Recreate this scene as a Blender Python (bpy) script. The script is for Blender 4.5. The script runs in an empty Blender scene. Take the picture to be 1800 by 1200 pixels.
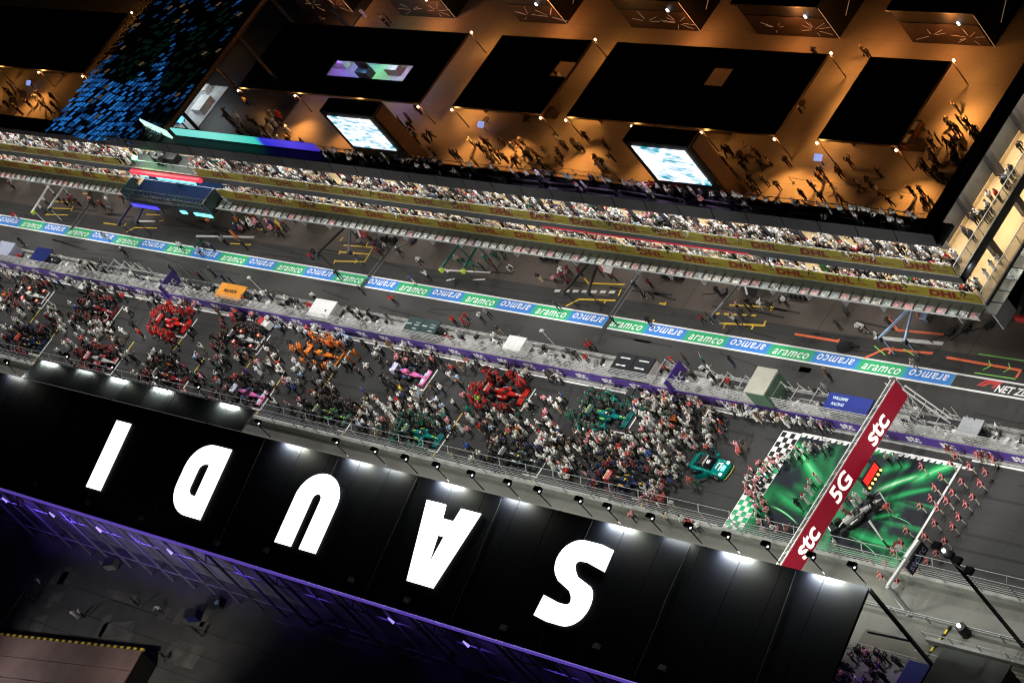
import bpy, math, random
import numpy as np
from mathutils import Vector, Matrix
random.seed(7)
SC = bpy.context.scene
COL = SC.collection
PI = math.pi
# ------------------------------------------------------------------ camera
RC = np.array([[0.64179897, 0.53052659, -0.55374689], [0.11730511, -0.78150311, -0.61277434], [-0.757848, 0.3283206, -0.56380138]])
FPX = 5094.4766
CAM = np.array([226.894, -98.295, 168.8])
def W(px, py, z=0.0):
    """ground (or height z) point seen at a photograph pixel"""
    d = RC.T @ np.array([px - 900, py - 600, FPX]); return CAM + d * ((z - CAM[2]) / d[2])
def S(x, y, z=0.0):
    c = RC @ (np.array([x, y, z]) - CAM); return c[0] / c[2] * FPX + 900, c[1] / c[2] * FPX + 600
cd = bpy.data.cameras.new('camera'); co = bpy.data.objects.new('camera', cd); COL.objects.link(co)
m = Matrix.Identity(4)
for i in range(3):
    m[i][0] = RC[0][i]; m[i][1] = -RC[1][i]; m[i][2] = -RC[2][i]; m[i][3] = CAM[i]
co.matrix_world = m
cd.sensor_width = 36; cd.lens = FPX / 1800 * 36; cd.clip_start = 1; cd.clip_end = 3000
SC.camera = co
# ------------------------------------------------------------------ night sky, view
wd = bpy.data.worlds.new('World'); SC.world = wd; wd.use_nodes = True
nt = wd.node_tree; bg = nt.nodes['Background']
sk = nt.nodes.new('ShaderNodeTexSky'); sk.sky_type = 'NISHITA'; sk.sun_disc = False
sk.sun_elevation = math.radians(1); sk.sun_rotation = math.radians(200)
nt.links.new(sk.outputs[0], bg.inputs[0]); bg.inputs[1].default_value = 0.004
SC.view_settings.view_transform = 'Standard'; SC.view_settings.look = 'None'
SC.view_settings.exposure = 0; SC.view_settings.gamma = 1
try:
    SC.cycles.use_denoising = True; SC.cycles.filter_width = 1.1; SC.cycles.denoiser = 'OPENIMAGEDENOISE'
    SC.cycles.max_bounces = 5; SC.cycles.diffuse_bounces = 2; SC.cycles.glossy_bounces = 2
    SC.cycles.transparent_max_bounces = 12; SC.cycles.use_light_tree = True
    SC.cycles.sample_clamp_indirect = 4
except Exception: pass
# ------------------------------------------------------------------ helpers
def new_light(kind, name, loc, power, color, parent=None, target=None, **kw):
    l = bpy.data.lights.new(name, kind); l.energy = power; l.color = color
    for k, v in kw.items(): setattr(l, k, v)
    o = bpy.data.objects.new(name, l); COL.objects.link(o); o.location = loc
    if target is not None:
        o.rotation_euler = (Vector(target) - Vector(loc)).to_track_quat('-Z', 'Y').to_euler()
    if parent:
        o.parent = parent; o.matrix_parent_inverse = Matrix.Translation(-Vector(parent.location))
    return o
MATS = {}
def mat(name, color, rough=0.6, metal=0.0, emit=None, estr=1.0, noise=0.15, scale=1.5, alpha=1.0, spec=0.5):
    if name in MATS: return MATS[name]
    m = bpy.data.materials.new(name); m.use_nodes = True; t = m.node_tree; b = t.nodes['Principled BSDF']
    b.inputs['Roughness'].default_value = rough; b.inputs['Metallic'].default_value = metal
    b.inputs['Specular IOR Level'].default_value = spec
    c = (*color, 1)
    if noise > 0:
        tc = t.nodes.new('ShaderNodeTexCoord'); nz = t.nodes.new('ShaderNodeTexNoise'); nz.inputs['Scale'].default_value = scale
        nz.inputs['Detail'].default_value = 4
        cr = t.nodes.new('ShaderNodeValToRGB'); cr.color_ramp.elements[0].position = 0.3; cr.color_ramp.elements[1].position = 0.7
        cr.color_ramp.elements[0].color = tuple(x * (1 - noise) for x in color) + (1,)
        cr.color_ramp.elements[1].color = tuple(min(1, x * (1 + noise)) for x in color) + (1,)
        t.links.new(tc.outputs['Object'], nz.inputs['Vector']); t.links.new(nz.outputs['Fac'], cr.inputs['Fac'])
        t.links.new(cr.outputs['Color'], b.inputs['Base Color'])
    else: b.inputs['Base Color'].default_value = c
    if emit:
        b.inputs['Emission Color'].default_value = (*emit, 1); b.inputs['Emission Strength'].default_value = estr
    if alpha < 1: b.inputs['Alpha'].default_value = alpha
    m.diffuse_color = c; MATS[name] = m; return m
class MB:
    def __init__(s): s.v = []; s.f = []; s.m = []
    def face(s, pts, m=0):
        n = len(s.v); s.v += [tuple(p) for p in pts]; s.f.append(tuple(range(n, n + len(pts)))); s.m.append(m); return s
    def hexa(s, p, m=0):
        n = len(s.v); s.v += [tuple(q) for q in p]
        for q in ((3, 2, 1, 0), (4, 5, 6, 7), (0, 1, 5, 4), (1, 2, 6, 5), (2, 3, 7, 6), (3, 0, 4, 7)):
            s.f.append(tuple(n + i for i in q)); s.m.append(m)
        return s
    def box(s, x0, x1, y0, y1, z0, z1, m=0):
        return s.hexa([(x0, y0, z0), (x1, y0, z0), (x1, y1, z0), (x0, y1, z0), (x0, y0, z1), (x1, y0, z1), (x1, y1, z1), (x0, y1, z1)], m)
    def rbox(s, c, sz, rz=0, m=0):
        cs, sn = math.cos(rz), math.sin(rz); p = []
        for z in (-.5, .5):
            for x, y in ((-.5, -.5), (.5, -.5), (.5, .5), (-.5, .5)):
                X, Y = x * sz[0], y * sz[1]; p.append((c[0] + X * cs - Y * sn, c[1] + X * sn + Y * cs, c[2] + z * sz[2]))
        return s.hexa(p, m)
    def prism(s, pts, z0, z1, m=0):
        k = len(pts); n = len(s.v); s.v += [(x, y, z0) for x, y in pts] + [(x, y, z1) for x, y in pts]
        s.f.append(tuple(reversed(range(n, n + k)))); s.f.append(tuple(range(n + k, n + 2 * k))); s.m += [m, m]
        for i in range(k):
            j = (i + 1) % k; s.f.append((n + i, n + j, n + k + j, n + k + i)); s.m.append(m)
        return s
    def tube(s, p, q, r, k=6, m=0, r2=None):
        p = Vector(p); q = Vector(q); d = (q - p)
        if d.length < 1e-6: return s
        d.normalize(); a = d.orthogonal().normalized(); b = d.cross(a); n = len(s.v); r2 = r if r2 is None else r2
        for c, rr in ((p, r), (q, r2)):
            for i in range(k):
                t = 2 * PI * i / k; w = c + (a * math.cos(t) + b * math.sin(t)) * rr; s.v.append(tuple(w))
        for i in range(k):
            j = (i + 1) % k; s.f.append((n + i, n + j, n + k + j, n + k + i)); s.m.append(m)
        s.f.append(tuple(reversed(range(n, n + k)))); s.f.append(tuple(range(n + k, n + 2 * k))); s.m += [m, m]
        return s
    def loft(s, rings, m=0):
        n = len(s.v); k = len(rings[0])
        for r in rings: s.v += [tuple(p) for p in r]
        for a in range(len(rings) - 1):
            for i in range(k):
                j = (i + 1) % k; s.f.append((n + a * k + i, n + a * k + j, n + (a + 1) * k + j, n + (a + 1) * k + i)); s.m.append(m)
        s.f.append(tuple(reversed(range(n, n + k)))); s.f.append(tuple(range(n + (len(rings) - 1) * k, n + len(rings) * k))); s.m += [m, m]
        return s
    def mesh(s, name, mats, smooth=False):
        me = bpy.data.meshes.new(name); me.from_pydata(s.v, [], s.f)
        for x in (mats if isinstance(mats, (list, tuple)) else [mats]): me.materials.append(x)
        me.polygons.foreach_set('material_index', s.m)
        if smooth: me.polygons.foreach_set('use_smooth', [True] * len(s.f))
        me.update(); return me
    def build(s, name, mats, parent=None, world=True, smooth=False, **kw):
        return put(s.mesh(name, mats, smooth), name, parent, world, **kw)
def put(me, name, parent=None, world=False, loc=(0, 0, 0), rot=(0, 0, 0), scl=(1, 1, 1)):
    o = bpy.data.objects.new(name, me); COL.objects.link(o); o.location = loc; o.rotation_euler = rot; o.scale = scl
    if parent is not None:
        o.parent = parent
        if world: o.matrix_parent_inverse = parent_inv(parent)
    return o
def world_of(o):
    b = Matrix.LocRotScale(o.location, o.rotation_euler, o.scale)
    return world_of(o.parent) @ o.matrix_parent_inverse @ b if o.parent else b
def parent_inv(p): return world_of(p).inverted()
def tag(o, label=None, cat=None, group=None, kind=None):
    if label: o['label'] = label
    if cat: o['category'] = cat
    if group: o['group'] = group
    if kind: o['kind'] = kind
    return o
def thing(name, label, cat, loc=(0, 0, 0), rz=0, group=None):
    o = bpy.data.objects.new(name, None); COL.objects.link(o); o.location = loc; o.rotation_euler = (0, 0, rz); o.empty_display_size = .3
    return tag(o, label, cat, group)
def copy_tree(o, parent=None):
    c = o.copy(); COL.objects.link(c)
    if parent: c.parent = parent
    for ch in list(o.children): copy_tree(ch, c)
    return c
TXT = {}
def text_mesh(s, size, shear=0.0, offset=0.0, extrude=0.0, material=None, space=1.0):
    key = (s, size, shear, offset, extrude, material.name if material else '', space)
    if key in TXT: return TXT[key]
    c = bpy.data.curves.new('lettering', 'FONT'); c.body = s; c.size = size; c.shear = shear; c.offset = offset; c.extrude = extrude
    c.align_x = 'CENTER'; c.align_y = 'CENTER'; c.resolution_u = 3; c.space_character = space
    o = bpy.data.objects.new('lettering', c); COL.objects.link(o)
    dg = bpy.context.evaluated_depsgraph_get(); dg.update()
    me = bpy.data.meshes.new_from_object(o.evaluated_get(dg)); bpy.data.objects.remove(o); bpy.data.curves.remove(c)
    me.name = 'lettering'; me.materials.clear()
    if material: me.materials.append(material)
    TXT[key] = me; return me
def struct(mb, name, mats, label=None):
    o = mb.build(name, mats); tag(o, label, None, None, 'structure'); return o
# ------------------------------------------------------------------ lights of the circuit (bare unseen spots above the pit straight, in place of floodlight masts)
WHITE = (1.0, .97, .92)
for i in range(16):
    x = -122 + i * 14.5
    new_light('SPOT', 'track_floodlight', (x, 8.5, 60), 60000, WHITE, target=(x + 3, -8.0, 0), spot_size=math.radians(33.5), spot_blend=.45, shadow_soft_size=1.0)
# ------------------------------------------------------------------ shared materials
black = mat('matt_black', (.008, .008, .01), .55)
dark = mat('dark_metal', (.025, .025, .03), .45)
steel = mat('galvanised_steel', (.42, .43, .44), .45, .3)
lsteel = mat('pale_steel', (.6, .6, .6), .5, .1)
white = mat('white_paint', (.75, .75, .74), .5)
concrete = mat('pale_concrete', (.42, .41, .39), .8, noise=.25, scale=.8)
dconc = mat('grey_concrete', (.2, .2, .2), .8, noise=.25, scale=.6)
tan = mat('tan_decking', (.62, .45, .24), .6, noise=.12, scale=.6)
wlet = mat('white_lettering', (.82, .82, .82), .5, noise=0)
purple = mat('purple_banner', (.075, .03, .26), .5, noise=.1)
def ground_mat(name, c1, c2, sc, streak=None, rough=.75, bump=.02):
    m = bpy.data.materials.new(name); m.use_nodes = True; t = m.node_tree; b = t.nodes['Principled BSDF']; b.inputs['Roughness'].default_value = rough
    tc = t.nodes.new('ShaderNodeTexCoord'); mp = t.nodes.new('ShaderNodeMapping'); n1 = t.nodes.new('ShaderNodeTexNoise'); n2 = t.nodes.new('ShaderNodeTexNoise')
    mp.inputs['Scale'].default_value = streak or (1, 1, 1)
    t.links.new(tc.outputs['Object'], mp.inputs[0]); t.links.new(mp.outputs[0], n1.inputs['Vector']); t.links.new(tc.outputs['Object'], n2.inputs['Vector'])
    n1.inputs['Scale'].default_value = sc; n1.inputs['Detail'].default_value = 6; n2.inputs['Scale'].default_value = sc * 25; n2.inputs['Detail'].default_value = 3
    mx = t.nodes.new('ShaderNodeMix'); mx.data_type = 'FLOAT'; mx.inputs[0].default_value = .3
    t.links.new(n1.outputs['Fac'], mx.inputs[2]); t.links.new(n2.outputs['Fac'], mx.inputs[3])
    cr = t.nodes.new('ShaderNodeValToRGB'); cr.color_ramp.elements[0].position = .32; cr.color_ramp.elements[1].position = .68
    cr.color_ramp.elements[0].color = (*c1, 1); cr.color_ramp.elements[1].color = (*c2, 1)
    t.links.new(mx.outputs[0], cr.inputs[0]); t.links.new(cr.outputs[0], b.inputs['Base Color'])
    bp = t.nodes.new('ShaderNodeBump'); bp.inputs['Strength'].default_value = .3; bp.inputs['Distance'].default_value = bump
    t.links.new(n2.outputs['Fac'], bp.inputs['Height']); t.links.new(bp.outputs[0], b.inputs['Normal'])
    MATS[name] = m; return m
asphalt = ground_mat('track_asphalt', (.018, .0183, .0195), (.031, .0312, .032), .25, (.15, 1.6, 1))
pitasph = ground_mat('pit_lane_asphalt', (.024, .0235, .023), (.042, .0405, .0385), .25, (.2, 1.2, 1))
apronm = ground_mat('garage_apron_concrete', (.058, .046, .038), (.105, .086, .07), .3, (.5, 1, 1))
paddockm = ground_mat('paddock_paving', (.3, .24, .17), (.38, .31, .22), .12)
backm = ground_mat('service_ground', (.05, .05, .052), (.09, .088, .085), .3)
# ------------------------------------------------------------------ ground
g = struct(MB().box(-900, 700, -700, 900, -.4, -.06), 'ground', backm)
struct(MB().box(-400, 300, -15.6, -2.9, -.05, 0), 'track', asphalt)
struct(MB().box(-400, 300, -.1, 7.2, -.05, 0), 'pit_lane', pitasph)
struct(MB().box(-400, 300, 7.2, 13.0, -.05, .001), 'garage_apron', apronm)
struct(MB().box(-400, 56.5, 13.0, 110, -.05, .002), 'paddock_ground', paddockm)
struct(MB().box(56.5, 300, 13.0, 110, -.05, .0), 'side_road', ground_mat('dark_road', (.012, .012, .012), (.02, .02, .02), .3))
struct(MB().box(-400, 300, -26, -15.9, -.05, .0), 'service_walkway', ground_mat('walkway_concrete', (.095, .093, .088), (.165, .16, .152), .25))
# rubbered-in lines, tyre marks, seams and patches
rub = mat('tyre_rubber', (.011, .011, .012), .7); sea = mat('asphalt_seam', (.009, .009, .009), .7); pat = mat('asphalt_patch', (.030, .030, .030), .85, noise=.3)
def surf(mb, name, m_): o = mb.build(name, m_); tag(o, kind='structure')
for y, w in ((-6.9, .42), (-5.2, .42), (-13.8, .42), (-12.2, .42), (-9.4, .3), (-10.7, .3)):
    mb = MB(); x = -140
    while x < 110:
        L = random.uniform(4, 22); ww = w * random.uniform(.5, 1.1); yy = y + random.uniform(-.25, .25); mb.face([(x, yy, .0022), (x + L, yy + random.uniform(-.2, .2), .0022), (x + L, yy + ww, .0022), (x, yy + ww, .0022)]); x += L + random.uniform(1, 12)
    surf(mb, 'tyre_mark', rub)
mb = MB()
for i in range(90):
    x = random.uniform(-105, 75); y = random.uniform(-.0, 9); L = random.uniform(2, 9); c = random.uniform(-.12, .12); y = min(y, 2.9) if y < 3.6 else max(y, 5.4)
    mb.face([(x, y, .0032), (x + L, y + L * c, .0032), (x + L, y + L * c + .22, .0032), (x, y + .22, .0032)])
surf(mb, 'skid_mark', rub)
mb = MB()
for k in range(32): x = -110 + k * 5.9; mb.box(x, x + .06, -15.5, -3.3, .0024, .0028)
for y in (-9.3, -3.9): mb.box(-150, 110, y, y + .05, .0024, .0028)
for k in range(20): x = -110 + k * 9.3; mb.box(x, x + .07, 5.3, 12.9, .0024, .0028)
mb.box(-150, 110, 6.2, 6.26, .0024, .0028); surf(mb, 'seam', sea)
mb = MB()
for i in range(26): x = random.uniform(-105, 70); y = random.choice([random.uniform(-14, -4), random.uniform(0, 2.4), random.uniform(5.6, 6.8)]); mb.box(x, x + random.uniform(1, 5), y, y + random.uniform(.4, 1.3), .0014, .0018)
surf(mb, 'repair_patch', pat)
# ------------------------------------------------------------------ advertising stripe on the pit lane
green_p = mat('green_paint', (.02, .40, .17), .6, noise=.06); blue_p = mat('blue_paint', (.05, .24, .62), .6, noise=.06)
def grad_mat(name, a, b):
    m = bpy.data.materials.new(name); m.use_nodes = True; t = m.node_tree; bs = t.nodes['Principled BSDF']; bs.inputs['Roughness'].default_value = .6
    tc = t.nodes.new('ShaderNodeTexCoord'); sp = t.nodes.new('ShaderNodeSeparateXYZ'); cr = t.nodes.new('ShaderNodeValToRGB')
    ma = t.nodes.new('ShaderNodeMath'); ma.operation = 'MULTIPLY_ADD'; ma.inputs[1].default_value = 1 / 5.76; ma.inputs[2].default_value = .5
    t.links.new(tc.outputs['Object'], sp.inputs[0]); t.links.new(sp.outputs[0], ma.inputs[0]); t.links.new(ma.outputs[0], cr.inputs[0])
    e = cr.color_ramp.elements; e[0].position = 0; e[0].color = (*[x * .6 + y * .4 for x, y in zip(a, b)], 1); e[1].position = 1; e[1].color = e[0].color
    for p, c in ((.07, a), (.93, a)):
        q = e.new(p); q.color = (*c, 1)
    t.links.new(cr.outputs[0], bs.inputs['Base Color']); return m
GREEN, BLUE = (.012, .42, .15), (.03, .21, .66)
gm, bm_ = grad_mat('green_to_blue_paint', GREEN, BLUE), grad_mat('blue_to_green_paint', BLUE, GREEN)
stripe = struct(MB().box(-150, 110, 3.42, 5.06, .001, .005), 'advertising_stripe', wlet, 'white edged painted advertising stripe running the length of the pit lane')
HALF = 5.76
pm = {True: MB().box(-HALF / 2, HALF / 2, -.63, .63, 0, .004).mesh('stripe_panel', gm), False: MB().box(-HALF / 2, HALF / 2, -.63, .63, 0, .004).mesh('stripe_panel', bm_)}
tm = text_mesh('aramco', 1.4, .25, .014, 0, wlet, 1.12)
for k in range(29):
    x1 = 57.5 - k * HALF; isg = k % 2 == 1
    p = put(pm[isg], 'stripe_panel', stripe, loc=(x1 - HALF / 2, 4.24, .005))
    put(tm, 'lettering', p, loc=(0, .02, .008), rot=(0, 0, 0 if isg else PI))
put(MB().box(-20, 20, -.63, .63, 0, .004).mesh('stripe_panel', pitasph), 'stripe_panel', stripe, loc=(57.5 + 20.02, 4.24, .005))
q = put(text_mesh('NET ZERO 2030', 1.05, .2, .03, 0, wlet, 1.0), 'lettering', stripe, loc=(66.1, 4.12, .013))
redp = mat('red_paint', (.55, .03, .03), .5, noise=.05)
# red double swoosh emblem
em = MB(); ex_ = lambda v: 60.3 + (v - 62.5) * .74
for pts_ in ([(62.5, 4.1), (62.9, 4.1), (63.6, 4.62), (65.4, 4.62), (65.6, 4.85), (63.4, 4.85)], [(63.1, 4.1), (63.6, 4.1), (64.1, 4.45), (65.1, 4.45), (65.3, 4.58), (63.8, 4.58)], [(64.7, 4.1), (65.1, 4.1), (66.1, 4.85), (65.7, 4.85)]): em.face([(ex_(x_), y_, .013) for x_, y_ in pts_])
em.build('emblem', redp, stripe)
# ------------------------------------------------------------------ painted pit-box markings and drains
yel = mat('yellow_paint', (.75, .5, .04), .6, noise=.1); ora = mat('orange_paint', (.85, .17, .06), .6, noise=.1); neo = mat('neon_green_paint', (.25, .7, .12), .6, noise=.1)
whp = mat('white_road_paint', (.68, .68, .66), .6, noise=.15)
PZ = [0.006]
def seg(px, w, mt, name='pit_box_marking', z=None):
    mb = MB()
    for (a, b, c, d) in px:
        p = W(a, b); q = W(c, d); dx, dy = q[0] - p[0], q[1] - p[1]; L = math.hypot(dx, dy) or 1; nx, ny = -dy / L * w / 2, dx / L * w / 2
        PZ[0] += .0002
        zz = PZ[0]
        mb.face([(p[0] - nx, p[1] - ny, zz), (q[0] - nx, q[1] - ny, zz), (q[0] + nx, q[1] + ny, zz), (p[0] + nx, p[1] + ny, zz)])
    o = mb.build(name, mt); tag(o, kind='structure'); return o
seg([(97, 354, 135, 356), (92, 366, 127, 367), (129, 362, 125, 371), (80, 377, 120, 378), (122, 350, 125, 356), (146, 340, 155, 341), (143, 332, 155, 333)], .16, yel)
seg([(182, 392, 220, 397), (218, 398, 222, 392), (222, 408, 237, 400), (237, 400, 276, 401), (257, 377, 282, 378), (280, 389, 288, 387)], .16, yel)
seg([(405, 428, 422, 429), (450, 403, 470, 404), (430, 430, 441, 430)], .16, yel)
seg([(604, 431, 656, 435), (656, 435, 641, 460), (588, 459, 641, 460), (598, 443, 650, 447), (598, 441, 596, 447), (623, 443, 621, 449), (626, 457, 624, 463), (589, 457, 587, 463), (647, 426, 643, 434), (598, 424, 603, 417)], .16, yel)
seg([(1025, 486, 1035, 499), (1040, 498, 1098, 500), (995, 538, 1018, 526), (1018, 526, 1082, 528), (1092, 508, 1087, 520), (1065, 528, 1062, 533), (1159, 533, 1170, 535), (1170, 531, 1169, 536), (1148, 562, 1150, 565)], .2, yel)
seg([(1282, 536, 1359, 540), (1359, 539, 1354, 547), (1265, 568, 1345, 572), (1346, 564, 1342, 573), (1275, 569, 1272, 577), (1325, 571, 1321, 579)] + [(1257 + k * 16, 551 + k * .8, 1265 + k * 16, 551.5 + k * .8) for k in range(5)] + [(1350, 538, 1360, 540)], .22, yel)
seg([(1397, 587, 1475, 600), (1475, 596, 1472, 602)], .26, ora)
seg([(1561, 557, 1577, 580), (1577, 580, 1660, 588), (1520, 629, 1556, 613), (1556, 613, 1640, 621), (1664, 628, 1795, 651), (1795, 650, 1786, 664), (1562, 622, 1570, 610)], .26, ora)
seg([(1720, 622, 1800, 634), (1713, 655, 1785, 666), (1738, 633, 1742, 643), (1742, 643, 1728, 650), (1773, 638, 1776, 648), (1776, 648, 1764, 654), (1537, 608, 1556, 624), (1588, 613, 1608, 625)], .1, neo)
seg([(1537, 593, 1658, 604)], .4, whp)
seg([(975 + k * 16, 511 + k * .4, 985 + k * 16, 511.2 + k * .4) for k in range(7)], .34, whp)
seg([(345, 415, 447, 417)], .3, whp); seg([(238, 389, 273, 389)], .25, whp)
seg([(782, 475, 862, 479), (785, 493, 800, 490), (831, 492, 853, 491), (781, 473, 788, 479)], .2, whp)
for a, b in (((1127, 478), (1075, 555)), ((697, 424), (648, 488)), ((163, 352), (124, 405)), ((1076, 558), (1046, 600)), ((647, 490), (607, 545))):
    dk = a[1] in (558, 490)
    seg([(a[0] - 4, a[1], b[0] - 4, b[1]), (a[0] + 4, a[1], b[0] + 4, b[1])], .1, mat('faded_paint', (.22, .22, .22), .7) if not dk else mat('drain_iron', (.02, .02, .02), .6), 'lane_marking')
    seg([(a[0], a[1], b[0], b[1])], .55, mat('dark_joint', (.03, .03, .03), .7), 'lane_marking')
# ------------------------------------------------------------------ main track paint : grid slots
CARS = [(-88.3, -6.1), (-72.2, -6.2), (-56.5, -6.0), (-41.5, -6.2), (-26.6, -6.1), (-11.1, -6.3), (4.7, -6.3), (20.4, -6.4),
        (-81.6, -12.6), (-65.0, -12.9), (-50.0, -13.1), (-34.4, -12.9), (-18.6, -13.1), (-3.1, -13.0), (12.6, -13.1), (28.2, -13.0)]
sl = MB(); yl = MB()
for (x, y) in CARS:
    xf = x + 3.0
    sl.box(xf, xf + .18, y - 1.5, y + 1.35, .002, .006); sl.box(xf - 2.6, xf - .01, y - 1.5, y - 1.36, .002, .006)
    yl.box(xf - .15, xf + .03, y - 5.2 if y > -10 else y - 2.4, y - 1.55, .003, .007)
    if y < -10: yl.box(xf - .15, xf + .03, y + 1.45, y + 3.6, .003, .007)
tag(sl.build('grid_slot_marking', whp), kind='structure'); tag(yl.build('grid_line_marking', mat('yellow_track_paint', (.6, .42, .05), .6)), kind='structure')
struct(MB().box(-150, 41.5, -3.5, -3.3, .002, .006), 'track_edge_line', whp)
struct(MB().box(64.5, 150, -3.5, -3.3, .002, .006), 'track_edge_line', whp)
struct(MB().box(-150, 41.5, -15.2, -15.05, .002, .006), 'track_edge_line', whp)
# ------------------------------------------------------------------ green carpet with chequered edge
def carpet_mat():
    m = bpy.data.materials.new('green_light_trail_print'); m.use_nodes = True; t = m.node_tree; b = t.nodes['Principled BSDF']; b.inputs['Roughness'].default_value = .7
    tc = t.nodes.new('ShaderNodeTexCoord')
    def N(k, **kw):
        n = t.nodes.new(k)
        for a, v in kw.items(): setattr(n, a, v)
        return n
    def ramp(inp, els):
        r = N('ShaderNodeValToRGB'); e = r.color_ramp.elements; e[0].position, e[0].color = els[0][0], (*els[0][1], 1); e[1].position, e[1].color = els[-1][0], (*els[-1][1], 1)
        for p, c in els[1:-1]:
            q = e.new(p); q.color = (*c, 1)
        t.links.new(inp, r.inputs[0]); return r.outputs[0]
    big = N('ShaderNodeTexNoise'); big.inputs['Scale'].default_value = .17; big.inputs['Detail'].default_value = 2; big.inputs['Distortion'].default_value = 1.2
    mp0 = N('ShaderNodeMapping'); mp0.inputs['Location'].default_value = (3.1, 1.7, 0); mp0.inputs['Rotation'].default_value = (0, 0, .5)
    t.links.new(tc.outputs['Object'], mp0.inputs[0]); t.links.new(mp0.outputs[0], big.inputs['Vector'])
    base = ramp(big.outputs['Fac'], [(.38, (.002, .004, .014)), (.52, (.003, .012, .02)), (.6, (.004, .075, .035)), (.76, (.012, .28, .09))])
    def streaks(rot, sc, dist, loc, lo, hi):
        w = N('ShaderNodeTexNoise'); w.inputs['Scale'].default_value = sc; w.inputs['Detail'].default_value = 1.5; w.inputs['Distortion'].default_value = dist
        mp = N('ShaderNodeMapping'); mp.inputs['Rotation'].default_value = (0, 0, rot); mp.inputs['Scale'].default_value = (.05, 1, 1); mp.inputs['Location'].default_value = loc
        t.links.new(tc.outputs['Object'], mp.inputs[0]); t.links.new(mp.outputs[0], w.inputs['Vector'])
        return ramp(w.outputs['Fac'], [(lo, (0, 0, 0)), (hi - .02, (.02, .45, .14)), (hi, (.45, .95, .6))])
    s1 = streaks(-.5, 1.1, .5, (0, 3, 0), .6, .76); s2 = streaks(.35, .9, .35, (5, 1, 0), .61, .77); s3 = streaks(1.2, .7, .6, (2, 8, 0), .6, .76)
    cur = base
    for s in (s3,):
        ad = N('ShaderNodeMix', data_type='RGBA', blend_type='ADD'); ad.inputs[0].default_value = .8
        t.links.new(cur, ad.inputs[6]); t.links.new(s, ad.inputs[7]); cur = ad.outputs[2]
    t.links.new(cur, b.inputs['Base Color']); return m
CX0, CX1, CY0, CY1 = 42.2, 63.6, -15.5, -4.1
def zfree(): return .012
cp = MB().box(CX0, CX1, CY0, CY1, .001, .012).build('printed_carpet', carpet_mat())
tag(cp, 'dark green printed carpet with light trails and chequered edge across the track', 'carpet')
PR_Z = [.0125]
prm = [mat('print_deep_green', (.004, .11, .045), .7, noise=.3), mat('print_green', (.012, .33, .11), .7, noise=.25), mat('print_lime', (.12, .62, .2), .7, noise=.15), mat('print_white_green', (.6, .85, .68), .7, noise=.1)]
def trail_mat():
    m = bpy.data.materials.new('light_trail_print'); m.use_nodes = True; t = m.node_tree; b = t.nodes['Principled BSDF']; b.inputs['Roughness'].default_value = .7
    at = t.nodes.new('ShaderNodeAttribute'); at.attribute_name = 'ink'; cr = t.nodes.new('ShaderNodeValToRGB'); e = cr.color_ramp.elements
    e[0].position = 0; e[0].color = (.004, .10, .04, 1); e[1].position = 1; e[1].color = (.75, .95, .8, 1)
    for p, c in ((.35, (.008, .22, .075)), (.62, (.02, .45, .14)), (.8, (.2, .7, .3))):
        q = e.new(p); q.color = (*c, 1)
    sp = t.nodes.new('ShaderNodeSeparateColor'); t.links.new(at.outputs['Color'], sp.inputs[0]); t.links.new(sp.outputs[0], cr.inputs[0]); t.links.new(cr.outputs[0], b.inputs['Base Color']); t.links.new(sp.outputs[1], b.inputs['Alpha']); return m
TRM = trail_mat()
def trail(px, w0, w1, top):
    pts = [W(a, b, .012) for a, b in px]; p0, p1, p2 = pts[0], pts[len(pts) // 2], pts[-1]; c = p1 * 2 - (p0 + p2) * .5
    top_v = (.38, .55, .82, 1.0)[top]; N_ = 24; A = 11; V, F, K = [], [], []; PR_Z[0] += .0005
    Q = [p0 * (1 - t) ** 2 + c * 2 * t * (1 - t) + p2 * t * t for t in [k / N_ for k in range(N_ + 1)]]
    for k, q in enumerate(Q):
        t = k / N_; d = Q[min(N_, k + 1)] - Q[max(0, k - 1)]; n_ = np.array([-d[1], d[0]]) / (math.hypot(d[0], d[1]) + 1e-6); w = (w0 + (w1 - w0) * t) * 1.3
        for j in range(A):
            u = j / (A - 1) * 2 - 1; x, y = q[:2] + n_ * w * u; V.append((min(CX1 - .1, max(CX0 + 2.45, x)), min(CY1 - .1, max(CY0 + .1, y)), PR_Z[0]))
            f = (1 - abs(u)) ** (1.3 if top < 2 else 1.8); en = min(1, t * 5, (1 - t) * 5); K.append((f * top_v, min(1, f * 1.6) * en))
    for k in range(N_):
        for j in range(A - 1): a_ = k * A + j; F.append((a_, a_ + 1, a_ + A + 1, a_ + A))
    me = bpy.data.meshes.new('light_trail'); me.from_pydata(V, [], F); ca = me.color_attributes.new('ink', 'FLOAT_COLOR', 'POINT')
    for i_, (v0, v1) in enumerate(K): ca.data[i_].color = (v0, v1, 0, 1)
    me.materials.append(TRM); put(me, 'light_trail', cp, True)
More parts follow.
